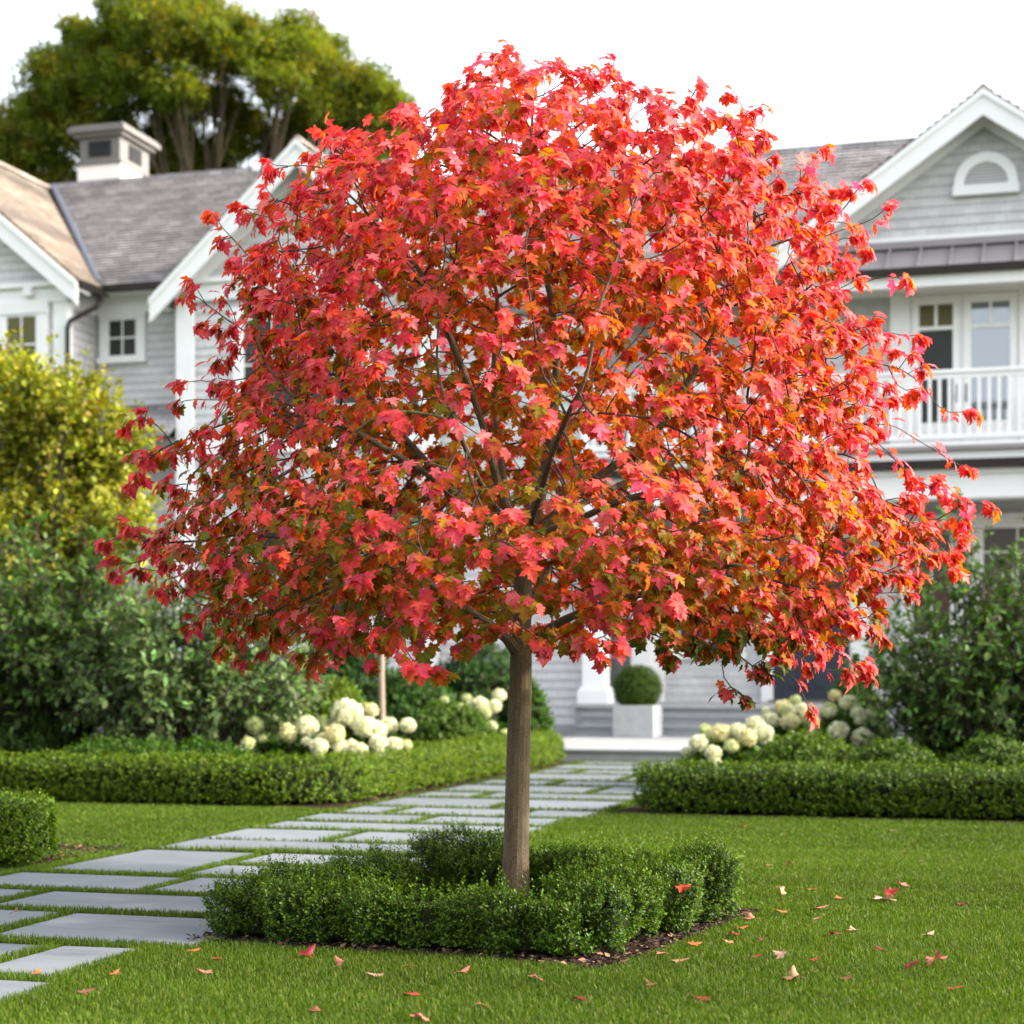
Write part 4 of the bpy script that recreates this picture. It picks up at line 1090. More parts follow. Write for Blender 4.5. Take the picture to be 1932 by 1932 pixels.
x, y = gm(345, 15.4)
open_shrub('big open green shrub with stems fanning from the ground, left of the cream hydrangeas', x, y, 1.22, 0.9, 2.10, 95, 0.066, (0.115, 0.180, 0.055), z_lo=0.40, foot=0.22, tw=20, lv=8, flop=1.0)
x, y = gm(95, 15.9)
open_shrub('tall dark shrub on bare brown stems at the left edge, behind the fanned shrub', x, y, 0.95, 0.8, 2.45, 85, 0.085, (0.065, 0.115, 0.024), z_lo=0.40, foot=0.10, tw=18, lv=7)
x, y = gm(540, 17.6)
open_shrub('grey-green leafy shrub between the fanned shrub and the yellow-green dome', x, y, 0.62, 0.6, 1.25, 50, 0.075, (0.15, 0.21, 0.085), z_lo=0.2, tw=13, lv=7)
x, y = gm(110, 17.6)
open_shrub('tall yellow-green tree-like shrub in early autumn colour at the left edge', x, y, 1.25, 1.0, 3.30, 70, 0.062, (0.115, 0.155, 0.020), name='autumn_shrub', z_lo=0.30, foot=0.15, tw=20, lv=8, dens=0.8, tint_top=(0.23, 0.24, 0.026), wid=1.2, shoots=24,
    lobes=[(40, 770, 110), (125, 760, 95), (205, 850, 80), (60, 880, 125), (165, 940, 110), (245, 960, 60), (-5, 700, 70), (85, 715, 55), (150, 725, 50), (235, 800, 45), (-80, 800, 120), (20, 980, 120), (110, 1010, 100), (60, 690, 40)], dist=17.6)
x, y = gm(-190, 17.0)
open_shrub('yellow-green shrub half out of frame at the far left', x, y, 0.9, 0.8, 3.3, 60, 0.085, (0.085, 0.15, 0.018), name='autumn_shrub', z_lo=0.3, foot=0.15, tw=15, lv=8, tint_top=(0.29, 0.26, 0.016), wid=1.35, shoots=4)
x, y = gm(1855, 15.6)
open_shrub('large dark green shrub with upright shoots before the porch, right edge', x, y, 1.05, 0.9, 2.05, 115, 0.066, (0.068, 0.125, 0.024), z_lo=0.18, foot=0.2, tw=20, lv=8, shoots=9)
x, y = gm(2150, 15.0)
open_shrub('dark green shrub mostly out of frame at the far right', x, y, 0.9, 0.9, 2.0, 60, 0.070, (0.035, 0.075, 0.02), z_lo=0.2, foot=0.2, tw=14, lv=8)

# ------------------------------------------------------------------ hydrangeas with cream heads
def hydrangea(label, x, y, rx, ry, h, heads, col, seed, n=900, cone=False):
    root = empty('hydrangea', (x, y, 0)); tag(root, label, 'hydrangea', 'cream hydrangeas')
    O = rnd_dirs(n); O[:, 2] = np.abs(O[:, 2]); O = nrm(O)
    P = O * np.array([rx, ry, h * 0.86]) * RNG.uniform(0.62, 1.0, (n, 1)); P[:, 2] = np.maximum(P[:, 2], 0.03)
    k = 3
    Pk = np.repeat(P, k, 0) + RNG.normal(0, 0.03, (n * k, 3)); Ok = np.repeat(O, k, 0)
    V, Ft, C = spread((OVAL[0] * np.array([1.35, 1, 1]), OVAL[1]), Pk, Ok * 0.5 + rnd_dirs(n * k) * 0.8, Ok * 0.6 + np.array([0, 0, 0.9]) + rnd_dirs(n * k) * 0.4, RNG.uniform(0.07, 0.12, n * k), jitter((0.055, 0.11, 0.018), n * k, 0.25))
    mesh_np('foliage', V, Ft, M['shrub'], C, root)
    for q in range(7):                    # smaller half-open heads in between
        a = RNG.uniform(math.pi * 0.95, 2.05 * math.pi); e = RNG.uniform(0.55, 1.0)
        heads = heads + [(rx * 0.85 * e * math.cos(a), ry * 0.8 * e * math.sin(a), h * (1.08 - 0.45 * e * e), RNG.uniform(0.038, 0.062), GRN_ if q % 2 else CRM)]
    sm = MB()
    for (dx, dy, dz, r, c) in heads:
        sm.tube([(dx * 0.3, dy * 0.3, 0), (dx * 0.75, dy * 0.75, dz * 0.6), (dx, dy, dz - r * 0.7)], [0.007, 0.005, 0.004], 5, False)
    sm.build('stems', M['twig'], root, smooth=True)
    PET = (np.array([(0, 0, 0), (.5, .15, .1), (.5, .5, .02), (.15, .5, .1), (-.15, .5, .1), (-.5, .5, .02), (-.5, .15, .1), (-.5, -.15, .1), (-.5, -.5, .02), (-.15, -.5, .1), (.15, -.5, .1), (.5, -.5, .02), (.5, -.15, .1)], float),
           np.array([(0, 1, 2), (0, 2, 3), (0, 4, 5), (0, 5, 6), (0, 7, 8), (0, 8, 9), (0, 10, 11), (0, 11, 12)]))
    for (dx, dy, dz, r, c) in heads:
        m = 210
        o_ = rnd_dirs(m)
        sh = np.array([1, 1, 1.35 if cone else 0.88])
        p = o_ * r * RNG.uniform(0.86, 1.04, (m, 1)) * sh
        if cone: p[:, :2] *= np.clip(1.15 - 0.55 * (p[:, 2:3] / r + 1) / 2, 0.4, 1.2)
        V, Ft, C = spread(PET, p, rnd_dirs(m), o_ + rnd_dirs(m) * 0.3, RNG.uniform(0.26, 0.36, m) * r, jitter(c, m, 0.08, 0.03))
        hd = mesh_np('flower_head', V, Ft, M['petal'], C, root); hd.location = (dx, dy, dz)
        q = MB(); vs, fs = [], []
        for i in range(6):
            for j in range(8):
                th, ph = math.pi * i / 5, 2 * math.pi * j / 8
                vs.append((r * .8 * math.sin(th) * math.cos(ph), r * .8 * math.sin(th) * math.sin(ph), r * .8 * sh[2] * math.cos(th)))
        for i in range(5):
            for j in range(8): fs.append((i * 8 + j, (i + 1) * 8 + j, (i + 1) * 8 + (j + 1) % 8, i * 8 + (j + 1) % 8))
        q.add(vs, fs).build('flower_centre', M['petal_core'], hd, smooth=True)
    return root
M['petal_core'] = paint('flower_centre', (0.45, 0.45, 0.22), 0.8, 0.1)
CRM, YLW, GRN_ = (0.66, 0.66, 0.46), (0.62, 0.58, 0.32), (0.48, 0.53, 0.25)
def heads_from(px_list, cx, cy):
    H_ = []
    for (px, py, rp, c, dd) in px_list:
        d = cy + dd
        X, Y, Z = at(px, py, d)
        H_.append((X - cx, Y - cy, Z, rp / F * d, c))
    return H_
x, y = gm(560, 15.1)
hydrangea('hydrangea with yellowish heads, nearest the fanned shrub', x, y, 0.58, 0.45, 0.50, heads_from([(480, 1368, 17, GRN_, -.1), (510, 1362, 15, GRN_, .1), (543, 1380, 17, YLW, -.25), (580, 1370, 21, CRM, -.2), (608, 1366, 17, GRN_, .1), (632, 1385, 19, YLW, -.25), (602, 1408, 17, CRM, -.4), (468, 1402, 13, GRN_, -.35), (603, 1428, 10, GRN_, -.42)], x, y), GRN_, 1)
x, y = gm(680, 15.3)
hydrangea('hydrangea carrying the biggest round white head, at the thin pale trunk', x, y, 0.50, 0.45, 0.60, heads_from([(654, 1345, 29, CRM, -.1), (688, 1372, 22, CRM, -.25), (712, 1378, 19, CRM, -.2), (733, 1370, 18, CRM, .0), (699, 1340, 15, YLW, .3), (770, 1368, 15, CRM, -.05), (714, 1402, 18, CRM, -.35), (744, 1404, 15, CRM, -.3), (641, 1410, 16, CRM, -.42), (663, 1408, 14, CRM, -.40), (678, 1417, 17, CRM, -.42), (718, 1421, 12, CRM, -.42)], x, y), CRM, 2)
x, y = gm(915, 19.0)
hydrangea('small hydrangea far back, just left of the maple trunk', x, y, 0.42, 0.4, 0.48, heads_from([(880, 1318, 10, GRN_, .0), (905, 1328, 15, CRM, -.2), (932, 1332, 14, CRM, -.1), (942, 1312, 13, CRM, .0), (915, 1345, 12, GRN_, -.3), (870, 1335, 10, GRN_, -.1), (888, 1335, 12, CRM, -.2), (838, 1322, 9, GRN_, .1)], x, y), CRM, 3)
x, y = gm(1385, 15.2)
hydrangea('hydrangea at the corner of the right hedge with drooping pale heads', x, y, 0.50, 0.42, 0.50, heads_from([(1318, 1402, 17, CRM, -.2), (1346, 1420, 15, CRM, -.4), (1349, 1438, 12, CRM, -.42), (1360, 1384, 20, YLW, -.1), (1392, 1380, 17, CRM, -.1), (1410, 1392, 18, YLW, -.25), (1440, 1386, 20, CRM, -.1), (1425, 1368, 19, CRM, .1), (1330, 1376, 12, GRN_, .1), (1380, 1408, 14, GRN_, -.35)], x, y), CRM, 4)
x, y = gm(1490, 16.6)
hydrangea('tall pale green hydrangea behind the mound, in front of the door', x, y, 0.46, 0.42, 0.72, heads_from([(1478, 1335, 16, YLW, -.1), (1510, 1340, 15, CRM, -.1), (1455, 1358, 16, CRM, -.2), (1490, 1362, 18, YLW, -.3), (1525, 1360, 15, GRN_, -.2), (1440, 1375, 15, GRN_, -.1), (1540, 1372, 13, CRM, -.3), (1500, 1322, 11, GRN_, .0)], x, y), CRM, 5)
x, y = gm(1600, 16.2)
hydrangea('hydrangea with two white heads low by the large dark shrub', x, y, 0.46, 0.4, 0.70, heads_from([(1582, 1378, 19, CRM, -.4), (1628, 1393, 21, CRM, -.4), (1565, 1338, 14, GRN_, .0), (1600, 1326, 16, CRM, -.1), (1575, 1312, 12, YLW, .1), (1648, 1322, 12, GRN_, .0), (1618, 1345, 13, CRM, -.2), (1665, 1330, 10, CRM, .1)], x, y), CRM, 6)

# ------------------------------------------------------------------ thin young tree behind the hydrangeas
x, y = gm(720, 16.9)
yt = empty('young_tree', (x, y, 0)); tag(yt, 'young tree with a thin pale straight trunk behind the white hydrangeas', 'tree')
tp = [(0, 0, 0), (0.005, 0, 0.5), (-0.005, 0, 1.0), (0.01, 0, 1.45), (0.03, 0, 1.9), (0.02, 0, 2.4)]
tm = MB().tube(tp, [0.036, 0.034, 0.033, 0.032, 0.025, 0.012], 10)
for i in range(9):
    a = i * 2.4; z = 1.5 + i * 0.1
    tm.tube([(0.02, 0, z), (0.25 * math.cos(a), 0.25 * math.sin(a), z + 0.22), (0.42 * math.cos(a), 0.42 * math.sin(a), z + 0.36)], [0.011, 0.007, 0.003], 5, False)
tm.build('trunk', M['bark_grey'], yt, smooth=True)
n = 2600
O = rnd_dirs(n); P = O * RNG.uniform(0.35, 1, (n, 1)) ** 0.5 * np.array([0.52, 0.5, 0.5]) + np.array([0, 0, 2.15])
V, Ft, C = spread(OVAL, P, O * .5 + rnd_dirs(n) + np.array([0, 0, -.4]), rnd_dirs(n) * .6 + np.array([0, 0, 1]), RNG.uniform(0.06, 0.10, n), jitter((0.045, 0.09, 0.015), n, 0.25))
mesh_np('crown', V, Ft, M['shrub'], C, yt)

# ------------------------------------------------------------------ the rock in the bed
def rock():
    x, y = gm(1130, 7.55)
    import bmesh
    bm = bmesh.new(); bmesh.ops.create_icosphere(bm, subdivisions=4, radius=1.0)
    for v in bm.verts:
        n = v.co.normalized()
        k = 1 + 0.22 * noise.noise(n * 1.6) + 0.10 * noise.noise(n * 4) + 0.03 * noise.noise(n * 12)
        v.co = Vector((n.x * 0.075, n.y * 0.06, max(n.z, -0.5) * 0.085)) * k
    me = bpy.data.meshes.new('rock'); bm.to_mesh(me); bm.free()
    me.materials.append(paint('dark_rock', (0.085, 0.08, 0.075), 0.8, 0.35, 30, 0.5, bscale=90))
    o = bpy.data.objects.new('rock', me); COL.objects.link(o); o.location = (x, y, 0.05); o.rotation_euler = (0.2, 0.3, 0.4)
    tag(o, 'dark grey rock poking out of the mulch between the back boxwood bushes', 'rock')
rock()
# ------------------------------------------------------------------ the red maple
D0 = 7.6
TX, TY = at(972, 1715, D0)[:2]
SL = np.array([(110, 905, 1000), (140, 880, 1110), (175, 800, 1190), (215, 775, 1300), (250, 690, 1440), (300, 555, 1520), (380, 460, 1600), (470, 415, 1640), (560, 380, 1655), (650, 362, 1680),
               (740, 352, 1735), (790, 345, 1735), (860, 275, 1705), (920, 265, 1700), (970, 236, 1790), (1020, 212, 1845), (1070, 250, 1810), (1120, 284, 1745), (1160, 322, 1670), (1195, 400, 1610), (1222, 440, 1560), (1240, 520, 1500)], float)
def shape_at(py):
    Lx = np.interp(py, SL[:, 0], SL[:, 1], left=1e6, right=1e6); Rx = np.interp(py, SL[:, 0], SL[:, 2], left=-1e6, right=-1e6)
    return Lx, Rx
SHR = 0.955                                # nearer leaves look bigger than those in the middle plane
def to_px(P):
    return CX + (P[:, 0] - TX) / SHR * F / D0 + (972 - CX), HZ - (P[:, 2] - CAMZ) * F / D0
def inside(P):
    px, py = to_px(P)
    Lx, Rx = shape_at(py)
    w = np.maximum((Rx - Lx) / 2 * 0.955, 1); c = (Lx + Rx) / 2
    r2 = ((px - c) / w) ** 2 + ((P[:, 1] - D0) / (w * SHR / F * D0 * 0.95)) ** 2
    return (r2 < 1) & (py > SL[0, 0]) & (py < SL[-1, 0]) & (Rx > Lx)
CC = np.array([TX + 0.04, D0, CAMZ + (HZ - 860) / F * D0])
def outerness(P):
    o = np.full(len(P), 1.15)
    for s in np.linspace(1.1, 0.2, 19):
        q = CC + (P - CC) / s
        o = np.where(inside(q), s, o)
    return o
def sample_crown(n):
    out = []
    while sum(len(q) for q in out) < n:
        P = np.stack([RNG.uniform(-2.2, 2.3, 20000) + TX, RNG.uniform(D0 - 2, D0 + 2, 20000), RNG.uniform(0.9, 3.8, 20000)], 1)
        P = P[inside(P)]
        o = outerness(P)
        pr = np.where(o > 0.74, 1.0, np.where(o > 0.5, 0.50, 0.16))
        px, py = to_px(P)
        hole = ((py > 1060) & (np.hypot(P[:, 0] - TX, P[:, 1] - D0) < 0.80)) | ((py > 1200) & (np.abs(px - 960) < 250)) | ((py > 1085) & (np.abs(px - 950) < 125) & (P[:, 1] < D0 + 0.3))
        thin = ((px > 720) & (px < 1380) & (py > 640) & (py < 1010) & (P[:, 1] < D0 + 0.2))
        pr = pr * np.where(thin, 0.34, 1.0)
        out.append(P[(RNG.random(len(P)) < pr) & ~hole])
    return np.concatenate(out)[:n]

ATT = [sample_crown(8600)]
TUFT = [(950, 68, 0), (938, 92, -.05), (960, 100, .1), (1047, 105, .1), (1142, 105, -.1), (900, 110, .1), (1175, 135, .1), (1130, 150, 0), (1330, 150, 0), (1372, 165, .1), (1300, 170, -.1), (1452, 225, 0), (1440, 250, .1), (605, 248, 0), (575, 275, .1), (545, 300, -.1), (1545, 290, 0), (1600, 340, .1),
        (1645, 395, 0), (1655, 475, .1), (432, 385, 0), (415, 470, .1), (372, 560, 0), (362, 640, .1), (1760, 665, 0), (1735, 660, .1), (1700, 700, 0), (1720, 745, 0), (1780, 745, 0), (1745, 790, .1), (1655, 560, 0), (252, 845, 0), (270, 880, .1), (340, 800, 0), (215, 1018, 0), (240, 1000, .1), (235, 1040, -.1),
        (1860, 1018, 0), (1740, 970, .05), (1785, 965, .1), (1835, 958, .1), (1800, 1000, -.1), (1825, 1040, .1), (1795, 1085, 0), (1740, 1100, .1), (300, 1150, 0), (330, 1130, .1), (440, 1240, 0), (470, 1220, .1), (400, 1200, 0), (620, 1220, -.6), (560, 1205, -.3), (715, 1272, -1.0), (745, 1262, -1.1), (780, 1250, -1.0), (840, 1248, -.9), (880, 1225, -.8), (700, 1240, -.9),
        (1035, 1225, -.9), (1070, 1230, -1.0), (1120, 1225, -1.0), (1165, 1232, -1.1), (1240, 1205, -.5), (1390, 1270, -.4), (1410, 1300, -.4), (1435, 1275, -.4), (1360, 1240, -.3), (1490, 1270, -.3), (1520, 1280, -.4), (1570, 1275, -.4), (1605, 1285, -.5), (1560, 1235, -.3), (1620, 1200, 0), (1640, 1165, 0), (890, 1075, -1.4), (920, 1090, -1.4), (960, 1085, -1.35), (985, 1100, -1.3), (850, 1080, -1.35), (1200, 960, -1.5), (1230, 1060, -1.4), (1450, 1050, -1.2)]
TUFT += [(360, 1170, .1), (400, 1215, .2), (420, 1225, -.2), (500, 1215, -.3), (540, 1205, .2), (580, 1215, -.5), (620, 1235, -.3), (660, 1200, -.6), (460, 1200, .4), (350, 1120, .4), (310, 1100, -.2), (1500, 1230, -.2), (1560, 1240, .2), (1600, 1230, 0), (1350, 1220, -.5), (1650, 1150, .2), (1700, 1130, 0), (1450, 1220, .1), (1300, 1190, -.7)]
for px, py, dd in TUFT:
    if dd < -0.5 and py > 1150: py -= 38
    elif py > 1100: py -= 16
    X, Y, Z = at(982 + (px - 982) * 0.945, 800 + (py - 14 - 800) * 0.955, D0 + dd)
    ATT.append(np.array([X, Y, Z]) + RNG.normal(0, 0.05 if py < 300 else 0.085, (7 if py < 300 else 11, 3)))
    if py < 300:                          # leaders that carry the top tufts
        ATT.append(np.array([X, Y, Z]) + np.stack([(TX - X) * 0.25 * np.linspace(0, 1, 6), RNG.normal(0, .02, 6), -np.linspace(0.03, 0.28, 6)], 1) + RNG.normal(0, 0.03, (6, 3)))
ATT = np.concatenate(ATT)

# first wood: trunk and main limbs, measured on the photograph
nodes, par, fixr = [], [], []
def add_chain(start, pts, r0, r1):
    last = start
    p0 = np.array(nodes[start]) if start is not None else None
    for i, p in enumerate(pts):
        p = np.array(p, float)
        if p0 is None:
            nodes.append(p); par.append(-1); fixr.append(r0); last = len(nodes) - 1; p0 = p; continue
        k = max(1, int(np.linalg.norm(p - p0) / 0.07))
        for j in range(1, k + 1):
            q = p0 + (p - p0) * j / k
            fr = r0 + (r1 - r0) * ((i + j / k) / len(pts))
            nodes.append(q); par.append(last); fixr.append(fr); last = len(nodes) - 1
        p0 = p
    return last
def T(px, py, dd=0.0): return at(px, py, D0 + dd)
base = add_chain(None, [T(972, 1718), T(973, 1640), T(976, 1500), T(979, 1380), T(982, 1300), T(983, 1238)], 0.058, 0.046)
tr1 = add_chain(base, [T(985, 1160, .02), T(988, 1080, .04), T(990, 1020, .03)], 0.042, 0.037)
lm1 = add_chain(base, [T(955, 1200, -.05), T(905, 1165, -.12), T(860, 1135, -.2), T(790, 1085, -.3), T(690, 1050, -.45)], 0.023, 0.011)
lm2 = add_chain(base, [T(1008, 1205, .02), T(1060, 1170, -.1), T(1150, 1135, -.25), T(1260, 1110, -.4), T(1380, 1060, -.5)], 0.022, 0.011)
add_chain(base, [T(990, 1190, .12), T(1010, 1120, .45), T(1040, 1060, .85)], 0.018, 0.009)
add_chain(tr1, [T(1015, 955, 0), T(1030, 880, .05), T(1045, 790, .05), T(1050, 690, .05), T(1040, 560, .0), T(1010, 430, 0), T(1000, 300, 0)], 0.031, 0.006)
add_chain(tr1, [T(955, 960, -.05), T(935, 900, -.08), T(920, 830, -.1), T(890, 740, -.15), T(850, 640, -.2), T(800, 520, -.2)], 0.024, 0.007)
add_chain(tr1, [T(960, 965, .1), T(950, 900, .2), T(935, 800, .35), T(930, 700, .45), T(940, 560, .5)], 0.020, 0.007)
add_chain(tr1, [T(930, 985, -.15), T(860, 930, -.25), T(800, 890, -.35), T(700, 830, -.5), T(600, 780, -.6)], 0.020, 0.007)
add_chain(tr1, [T(900, 975, .2), T(830, 900, .4), T(740, 800, .6), T(650, 700, .7)], 0.017, 0.007)
add_chain(tr1, [T(1060, 960, .05), T(1150, 880, .05), T(1200, 860, .1), T(1270, 770, .1), T(1340, 650, .15), T(1400, 520, .1)], 0.023, 0.006)
add_chain(tr1, [T(1080, 985, -.15), T(1180, 940, -.35), T(1300, 920, -.5), T(1430, 880, -.6)], 0.018, 0.007)
add_chain(tr1, [T(1080, 960, .35), T(1200, 900, .7), T(1330, 850, .9)], 0.017, 0.007)
add_chain(tr1, [T(1010, 960, -.35), T(1040, 860, -.75), T(1080, 760, -1.0)], 0.016, 0.006)
add_chain(tr1, [T(950, 980, -.4), T(900, 900, -.8), T(860, 800, -1.05)], 0.016, 0.006)
add_chain(tr1, [T(1000, 950, .4), T(1020, 830, .8), T(1050, 720, 1.05)], 0.016, 0.006)

def colonize(att, di=0.62, kill=0.072, step=0.052, iters=170):
    near = np.full(len(att), 1e9); who = np.zeros(len(att), int); live = np.ones(len(att), bool)
    def upd(i0):
        nn = np.array(nodes[i0:])
        for s in range(0, len(nn), 64):
            d = np.linalg.norm(att[:, None] - nn[None, s:s + 64], axis=2)
            j = d.argmin(1); m = d[np.arange(len(att)), j]
            b = m < near
            near[b] = m[b]; who[b] = i0 + s + j[b]
    upd(0)
    kids = {}
    for it in range(iters):
        live &= near > kill
        rad = di if it < 60 else 3.0
        idx = np.where(live & (near < rad))[0]
        if len(idx) == 0:
            if it < 60: continue
            break
        acc = {}
        for a in idx:
            w = who[a]; d = att[a] - nodes[w]
            acc.setdefault(w, []).append(d / (np.linalg.norm(d) + 1e-9))
        i0 = len(nodes)
        for w, ds in acc.items():
            v = np.mean(ds, axis=0) + np.array([0, 0, 0.05])
            pw = par[w]
            if pw >= 0:
                pd = nodes[w] - nodes[pw]; v = v + 0.25 * pd / (np.linalg.norm(pd) + 1e-9)
            v = v / (np.linalg.norm(v) + 1e-9) + RNG.normal(0, 0.12, 3)
            q = nodes[w] + v / np.linalg.norm(v) * step
            if any(np.linalg.norm(nodes[c] - q) < step * 0.45 for c in kids.get(w, [])): continue
            nodes.append(q); par.append(w); fixr.append(0.0); kids.setdefault(w, []).append(len(nodes) - 1)
        if len(nodes) == i0: break
        upd(i0)
colonize(ATT)
NP = np.array(nodes); PR = np.array(par); n = len(NP)
acc = np.zeros(n); EXP = 2.62
cnt = np.zeros(n, int)
for i in range(n - 1, -1, -1):
    if acc[i] == 0: acc[i] = 0.0020 ** EXP
    if PR[i] >= 0: acc[PR[i]] += acc[i]; cnt[PR[i]] += 1
rad = np.minimum(acc ** (1 / EXP), 0.030)
rad = np.where(np.array(fixr) > 0, np.maximum(np.array(fixr), np.minimum(rad, 0.02)), np.minimum(rad, 0.016))
# wood as tubes along chains
kids = [[] for _ in range(n)]
for i in range(n):
    if PR[i] >= 0: kids[PR[i]].append(i)
trunk_m, br_m = MB(), MB()
stack = [(0, None)]
while stack:
    i, p = stack.pop()
    ch = [] if p is None else [p]
    j = i
    while True:
        ch.append(j)
        if not kids[j]: break
        ks = sorted(kids[j], key=lambda q: -rad[q])
        for q in ks[1:]: stack.append((q, j))
        j = ks[0]
    pts = [NP[q] for q in ch]
    rr = [rad[q] for q in ch]
    if p is not None: rr[0] = min(rad[p], rad[ch[1]] * 1.25)
    if len(pts) < 2: continue
    big = rad[ch[1] if len(ch) > 1 else 0] > 0.012
    if p is None:                         # lower trunk with a little flare at the foot
        rr = [r * (1 + 0.30 * math.exp(-k * 0.7)) for k, r in enumerate(rr)]
    else:
        sm = [pts[0]] + [(pts[k - 1] + 2 * pts[k] + pts[k + 1]) / 4 for k in range(1, len(pts) - 1)] + [pts[-1]]
        pts = sm
        if big: rr = [r * (1 + 0.35 * math.exp(-k * 1.2)) for k, r in enumerate(rr)]
    (trunk_m if big or p is None else br_m).tube([tuple(q) for q in pts], rr, 16 if p is None else (9 if big else 5), False)
maple = empty('maple_tree', (TX, TY, 0))
tag(maple, 'red maple with a broad scarlet crown and slim trunk in the boxwood bed', 'tree')
trunk_m.build('trunk', M['bark'], maple, (TX, TY, 0), smooth=True)
br_m.build('branches', M['twig'], maple, (TX, TY, 0), smooth=True)

# leaves
dirn = np.zeros((n, 3)); ok = PR >= 0
dirn[ok] = nrm(NP[ok] - NP[PR[ok]])
o_all = outerness(NP)
LP, LO, LT = [], [], []
fine = (rad < 0.0062)
for i in range(n):
    if not fine[i]: continue
    term = len(kids[i]) == 0
    k = RNG.integers(12, 17) if term else (2 if RNG.random() < 0.8 else 0)
    if not term and o_all[i] < 0.55: k = 1 if RNG.random() < 0.5 else 0
    for _ in range(k): LP.append(i); LT.append(term)
LP = np.array(LP); LT = np.array(LT); m = len(LP)
pos = NP[LP] + rnd_dirs(m) * 0.012 - dirn[LP] * (RNG.uniform(0, 0.05, m) * LT)[:, None]
hor = pos - np.array([TX, D0, 0]); hor[:, 2] = 0
outw = nrm(hor + 1e-6)
rd = rnd_dirs(m)
fwd = dirn[LP] * 0.35 + outw * 0.45 + rd * 0.62 + np.array([0, 0, -0.42])
up = outw * 0.50 + np.array([0, 0, 0.85]) + rnd_dirs(m) * 0.32
size = 0.0425 * np.exp(RNG.normal(0, 0.18, m)) * np.where(RNG.random(m) < 0.25, 1.22, 1.0) * np.where(o_all[LP] < 0.8, 0.85, 1.0)
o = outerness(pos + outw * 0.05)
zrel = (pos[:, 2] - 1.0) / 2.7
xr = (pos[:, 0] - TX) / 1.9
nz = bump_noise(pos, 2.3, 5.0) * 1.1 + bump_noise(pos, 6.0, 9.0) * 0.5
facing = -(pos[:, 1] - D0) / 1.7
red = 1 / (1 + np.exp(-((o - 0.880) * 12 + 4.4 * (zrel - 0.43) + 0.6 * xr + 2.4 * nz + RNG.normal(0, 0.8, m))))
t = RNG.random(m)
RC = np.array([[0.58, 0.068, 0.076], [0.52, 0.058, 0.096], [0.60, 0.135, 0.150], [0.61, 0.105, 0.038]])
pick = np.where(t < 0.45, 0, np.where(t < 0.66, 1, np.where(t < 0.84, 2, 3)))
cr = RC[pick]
warm = np.clip(0.5 + 0.55 * xr + 0.85 * (zrel - 0.42) + 0.35 * nz + RNG.normal(0, 0.15, m), 0, 1)[:, None]  # leaf colour mix; sun glow on the right side painted in as orange
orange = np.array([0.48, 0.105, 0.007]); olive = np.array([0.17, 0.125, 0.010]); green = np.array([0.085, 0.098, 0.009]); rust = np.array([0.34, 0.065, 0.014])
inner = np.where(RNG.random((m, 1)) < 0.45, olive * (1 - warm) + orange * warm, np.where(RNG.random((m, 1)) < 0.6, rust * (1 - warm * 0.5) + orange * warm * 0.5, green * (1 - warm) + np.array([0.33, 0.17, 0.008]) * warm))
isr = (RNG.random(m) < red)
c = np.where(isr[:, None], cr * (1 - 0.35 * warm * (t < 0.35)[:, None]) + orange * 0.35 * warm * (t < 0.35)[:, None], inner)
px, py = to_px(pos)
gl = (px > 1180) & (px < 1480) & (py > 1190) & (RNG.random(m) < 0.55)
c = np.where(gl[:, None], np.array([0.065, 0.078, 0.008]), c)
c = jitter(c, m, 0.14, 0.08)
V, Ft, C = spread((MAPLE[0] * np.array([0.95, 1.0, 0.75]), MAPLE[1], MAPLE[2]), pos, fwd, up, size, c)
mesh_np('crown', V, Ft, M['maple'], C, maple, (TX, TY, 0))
print('MAPLE nodes', n, 'leaves', m)

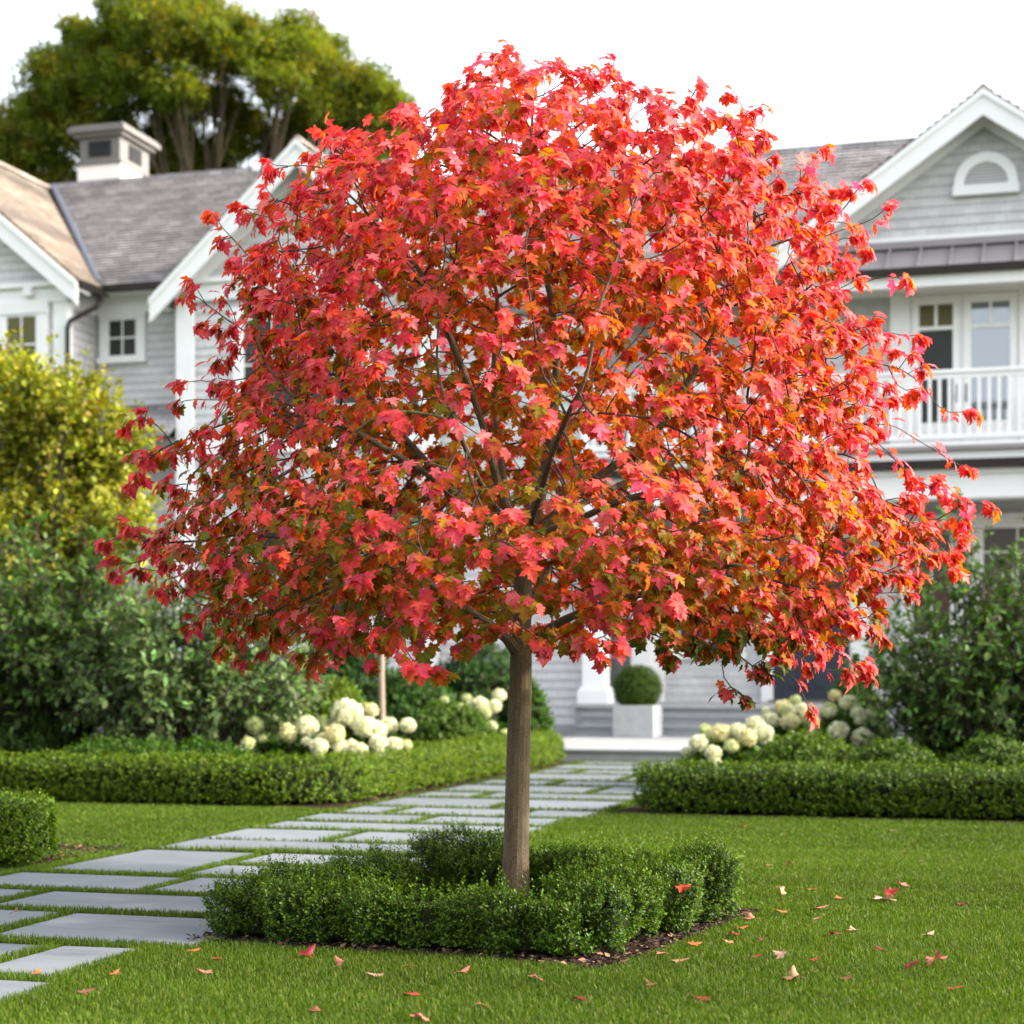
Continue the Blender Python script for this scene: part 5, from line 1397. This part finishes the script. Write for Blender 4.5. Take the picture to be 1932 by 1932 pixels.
# ------------------------------------------------------------------ the big tree beyond the roof
def far_tree():
    d = 46.0
    root = empty('large_tree', (*gm(400, d), 0)); tag(root, 'large broad old tree with a sunlit olive crown rising behind the chimney', 'tree')
    ox, oy = gm(400, d)
    lobes = []      # px, py, radius px, depth offset
    for px, py, r, dd in ((60, 270, 95, 0), (-40, 250, 90, .5), (130, 180, 85, -.5), (100, 120, 60, .6), (205, 110, 90, .2), (265, 60, 75, -.6), (340, 120, 90, -1.2), (410, 60, 85, .4), (450, 130, 95, -1), (505, 90, 80, .6), (560, 130, 80, -.4),
                          (590, 80, 60, .7), (640, 160, 80, .2), (690, 200, 75, -.4), (720, 250, 60, .3), (250, 190, 95, -.8), (300, 240, 70, 0.8), (360, 215, 60, -1.3), (180, 250, 80, -.3), (110, 330, 60, .4), (20, 330, 70, .2), (540, 200, 55, -1), (610, 230, 50, -.6), (350, 300, 42, .4),
                          (660, 270, 42, .5), (300, 330, 40, .2), (500, 250, 34, .6), (450, 210, 48, .8), (215, 330, 50, .6), (740, 210, 45, 0), (380, 40, 55, -.3), (430, 270, 42, .3), (335, 275, 48, .5), (565, 235, 55, .2), (640, 225, 62, -.2), (690, 285, 42, .1), (250, 300, 50, .9), (150, 60, 45, .2), (560, 60, 50, .1), (420, 185, 45, .3), (395, 285, 32, .8), (560, 275, 34, .7), (610, 315, 36, .4), (480, 320, 34, .9), (330, 165, 70, .9), (540, 320, 28, 1.2), (60, 200, 55, .3)):
        X, Y, Z = at(px, py, d)
        lobes.append((X - ox, dd * 1.6, Z, r / F * d))
    tm = MB()
    for lx, k in ((-0.9, 0), (0.2, 1), (1.4, 2), (2.6, 3)):
        tm.tube([(lx * 0.3, 0, 0), (lx * 0.5, 0.1, 6), (lx * 0.7, 0.1, 10.5)], [0.22, 0.16, 0.10], 10, False)
    starts = [(-0.63, .1, 10.5), (.14, .1, 10.5), (.98, .1, 10.5), (1.82, .1, 10.5)]
    for i, (x, y, z, r) in enumerate(lobes):
        s = min(starts, key=lambda q: abs(q[0] - x * 0.5))
        m1 = (s[0] + (x - s[0]) * 0.45 + RNG.normal(0, .2), y * 0.4, s[2] + (z - s[2]) * 0.55)
        tm.tube([s, m1, (x, y, z - r * 0.2)], [0.07, 0.05, 0.025], 7, False)
        for q in range(4):
            a = RNG.normal(0, 1, 3); a /= np.linalg.norm(a)
            tm.tube([m1, tuple(np.array((x, y, z)) + a * r * 0.75)], [0.035, 0.012], 5, False)
    tm.build('trunk', M['bark_far'], root, smooth=True)
    parts = []
    for (x, y, z, r) in lobes:
        ncl = int(78 * (r / 1.0) ** 2) + 16
        for q in range(ncl):                # small sprays on each bough
            o_ = rnd_dirs(1)[0]; o_[2] = o_[2] * 0.8 + 0.12
            cpos = np.array((x, y, z)) + o_ * np.array([r, r * 1.1, r * 0.8]) * RNG.uniform(0.45, 1.0)
            cr_ = RNG.uniform(0.20, 0.42)
            k = 60
            oo = rnd_dirs(k)
            pos = cpos + oo * cr_ * RNG.uniform(0.3, 1, (k, 1)) * np.array([1, 1, 0.75])
            col = np.array((0.108, 0.140, 0.018)) * math.exp(RNG.normal(0, 0.15)) * np.array([1 + 0.30 * max(0, RNG.normal()), 1, 1])
            parts.append((pos, oo * 0.5 + rnd_dirs(k), oo * 0.4 + np.array([0, 0, .7]) + rnd_dirs(k) * 0.6, RNG.uniform(0.085, 0.15, k), jitter(col, k, 0.2)))
    P_, F_, U_, S_, C_ = (np.concatenate([q[i] for q in parts]) for i in range(5))
    V, Ft, C = spread(DIAMOND, P_, F_, U_, S_, C_)
    mesh_np('crown', V, Ft, M['far'], C, root)
    pass #     print('FAR leaves', len(P_))
far_tree()
# ------------------------------------------------------------------ light and camera
SUN_AZ, SUN_EL = math.radians(96.0), math.radians(30.0)      # azimuth from +Y towards +X
w = bpy.data.worlds.new('World'); SC.world = w; w.use_nodes = True
nt = w.node_tree
sky = nt.nodes.new('ShaderNodeTexSky'); sky.sky_type = 'NISHITA'; sky.sun_disc = False
sky.sun_elevation = SUN_EL; sky.sun_rotation = SUN_AZ
sky.air_density = 1.0; sky.dust_density = 3.5; sky.ozone_density = 1.0; sky.altitude = 0
bg = nt.nodes['Background']; bg.inputs['Strength'].default_value = 0.15
hz = nt.nodes.new('ShaderNodeHueSaturation'); hz.inputs['Saturation'].default_value = 0.30
nt.links.new(sky.outputs['Color'], hz.inputs['Color']); nt.links.new(hz.outputs['Color'], bg.inputs['Color'])
sl_ = bpy.data.lights.new('sun', 'SUN'); sl_.energy = 2.0; sl_.angle = math.radians(2.0); sl_.color = (1.0, 0.86, 0.68)
so = bpy.data.objects.new('sun', sl_); COL.objects.link(so)
dv = Vector((math.sin(SUN_AZ) * math.cos(SUN_EL), math.cos(SUN_AZ) * math.cos(SUN_EL), math.sin(SUN_EL)))
so.rotation_euler = dv.to_track_quat('Z', 'Y').to_euler(); so.location = (20, 10, 20)

cd = bpy.data.cameras.new('camera'); cam = bpy.data.objects.new('camera', cd); COL.objects.link(cam)
cam.location = (0, 0, CAMZ); cam.rotation_euler = (math.radians(90), 0, 0)
cd.sensor_width = 36; cd.sensor_fit = 'HORIZONTAL'; cd.lens = 36 * F / 1932
cd.shift_y = (HZ - 966) / 1932
cd.clip_start = 0.05; cd.clip_end = 2000
cd.dof.use_dof = True; cd.dof.focus_distance = 6.7; cd.dof.aperture_fstop = 2.8
SC.camera = cam
vs_ = SC.view_settings
vs_.view_transform = 'Standard'; vs_.look = 'None'; vs_.exposure = 2.14; vs_.gamma = 1.0; vs_.use_curve_mapping = False
SC.render.engine = 'CYCLES'
cy = SC.cycles
cy.use_denoising = True
cy.max_bounces = 8; cy.diffuse_bounces = 4; cy.glossy_bounces = 3; cy.transmission_bounces = 4; cy.transparent_max_bounces = 4
cy.sample_clamp_indirect = 6.0
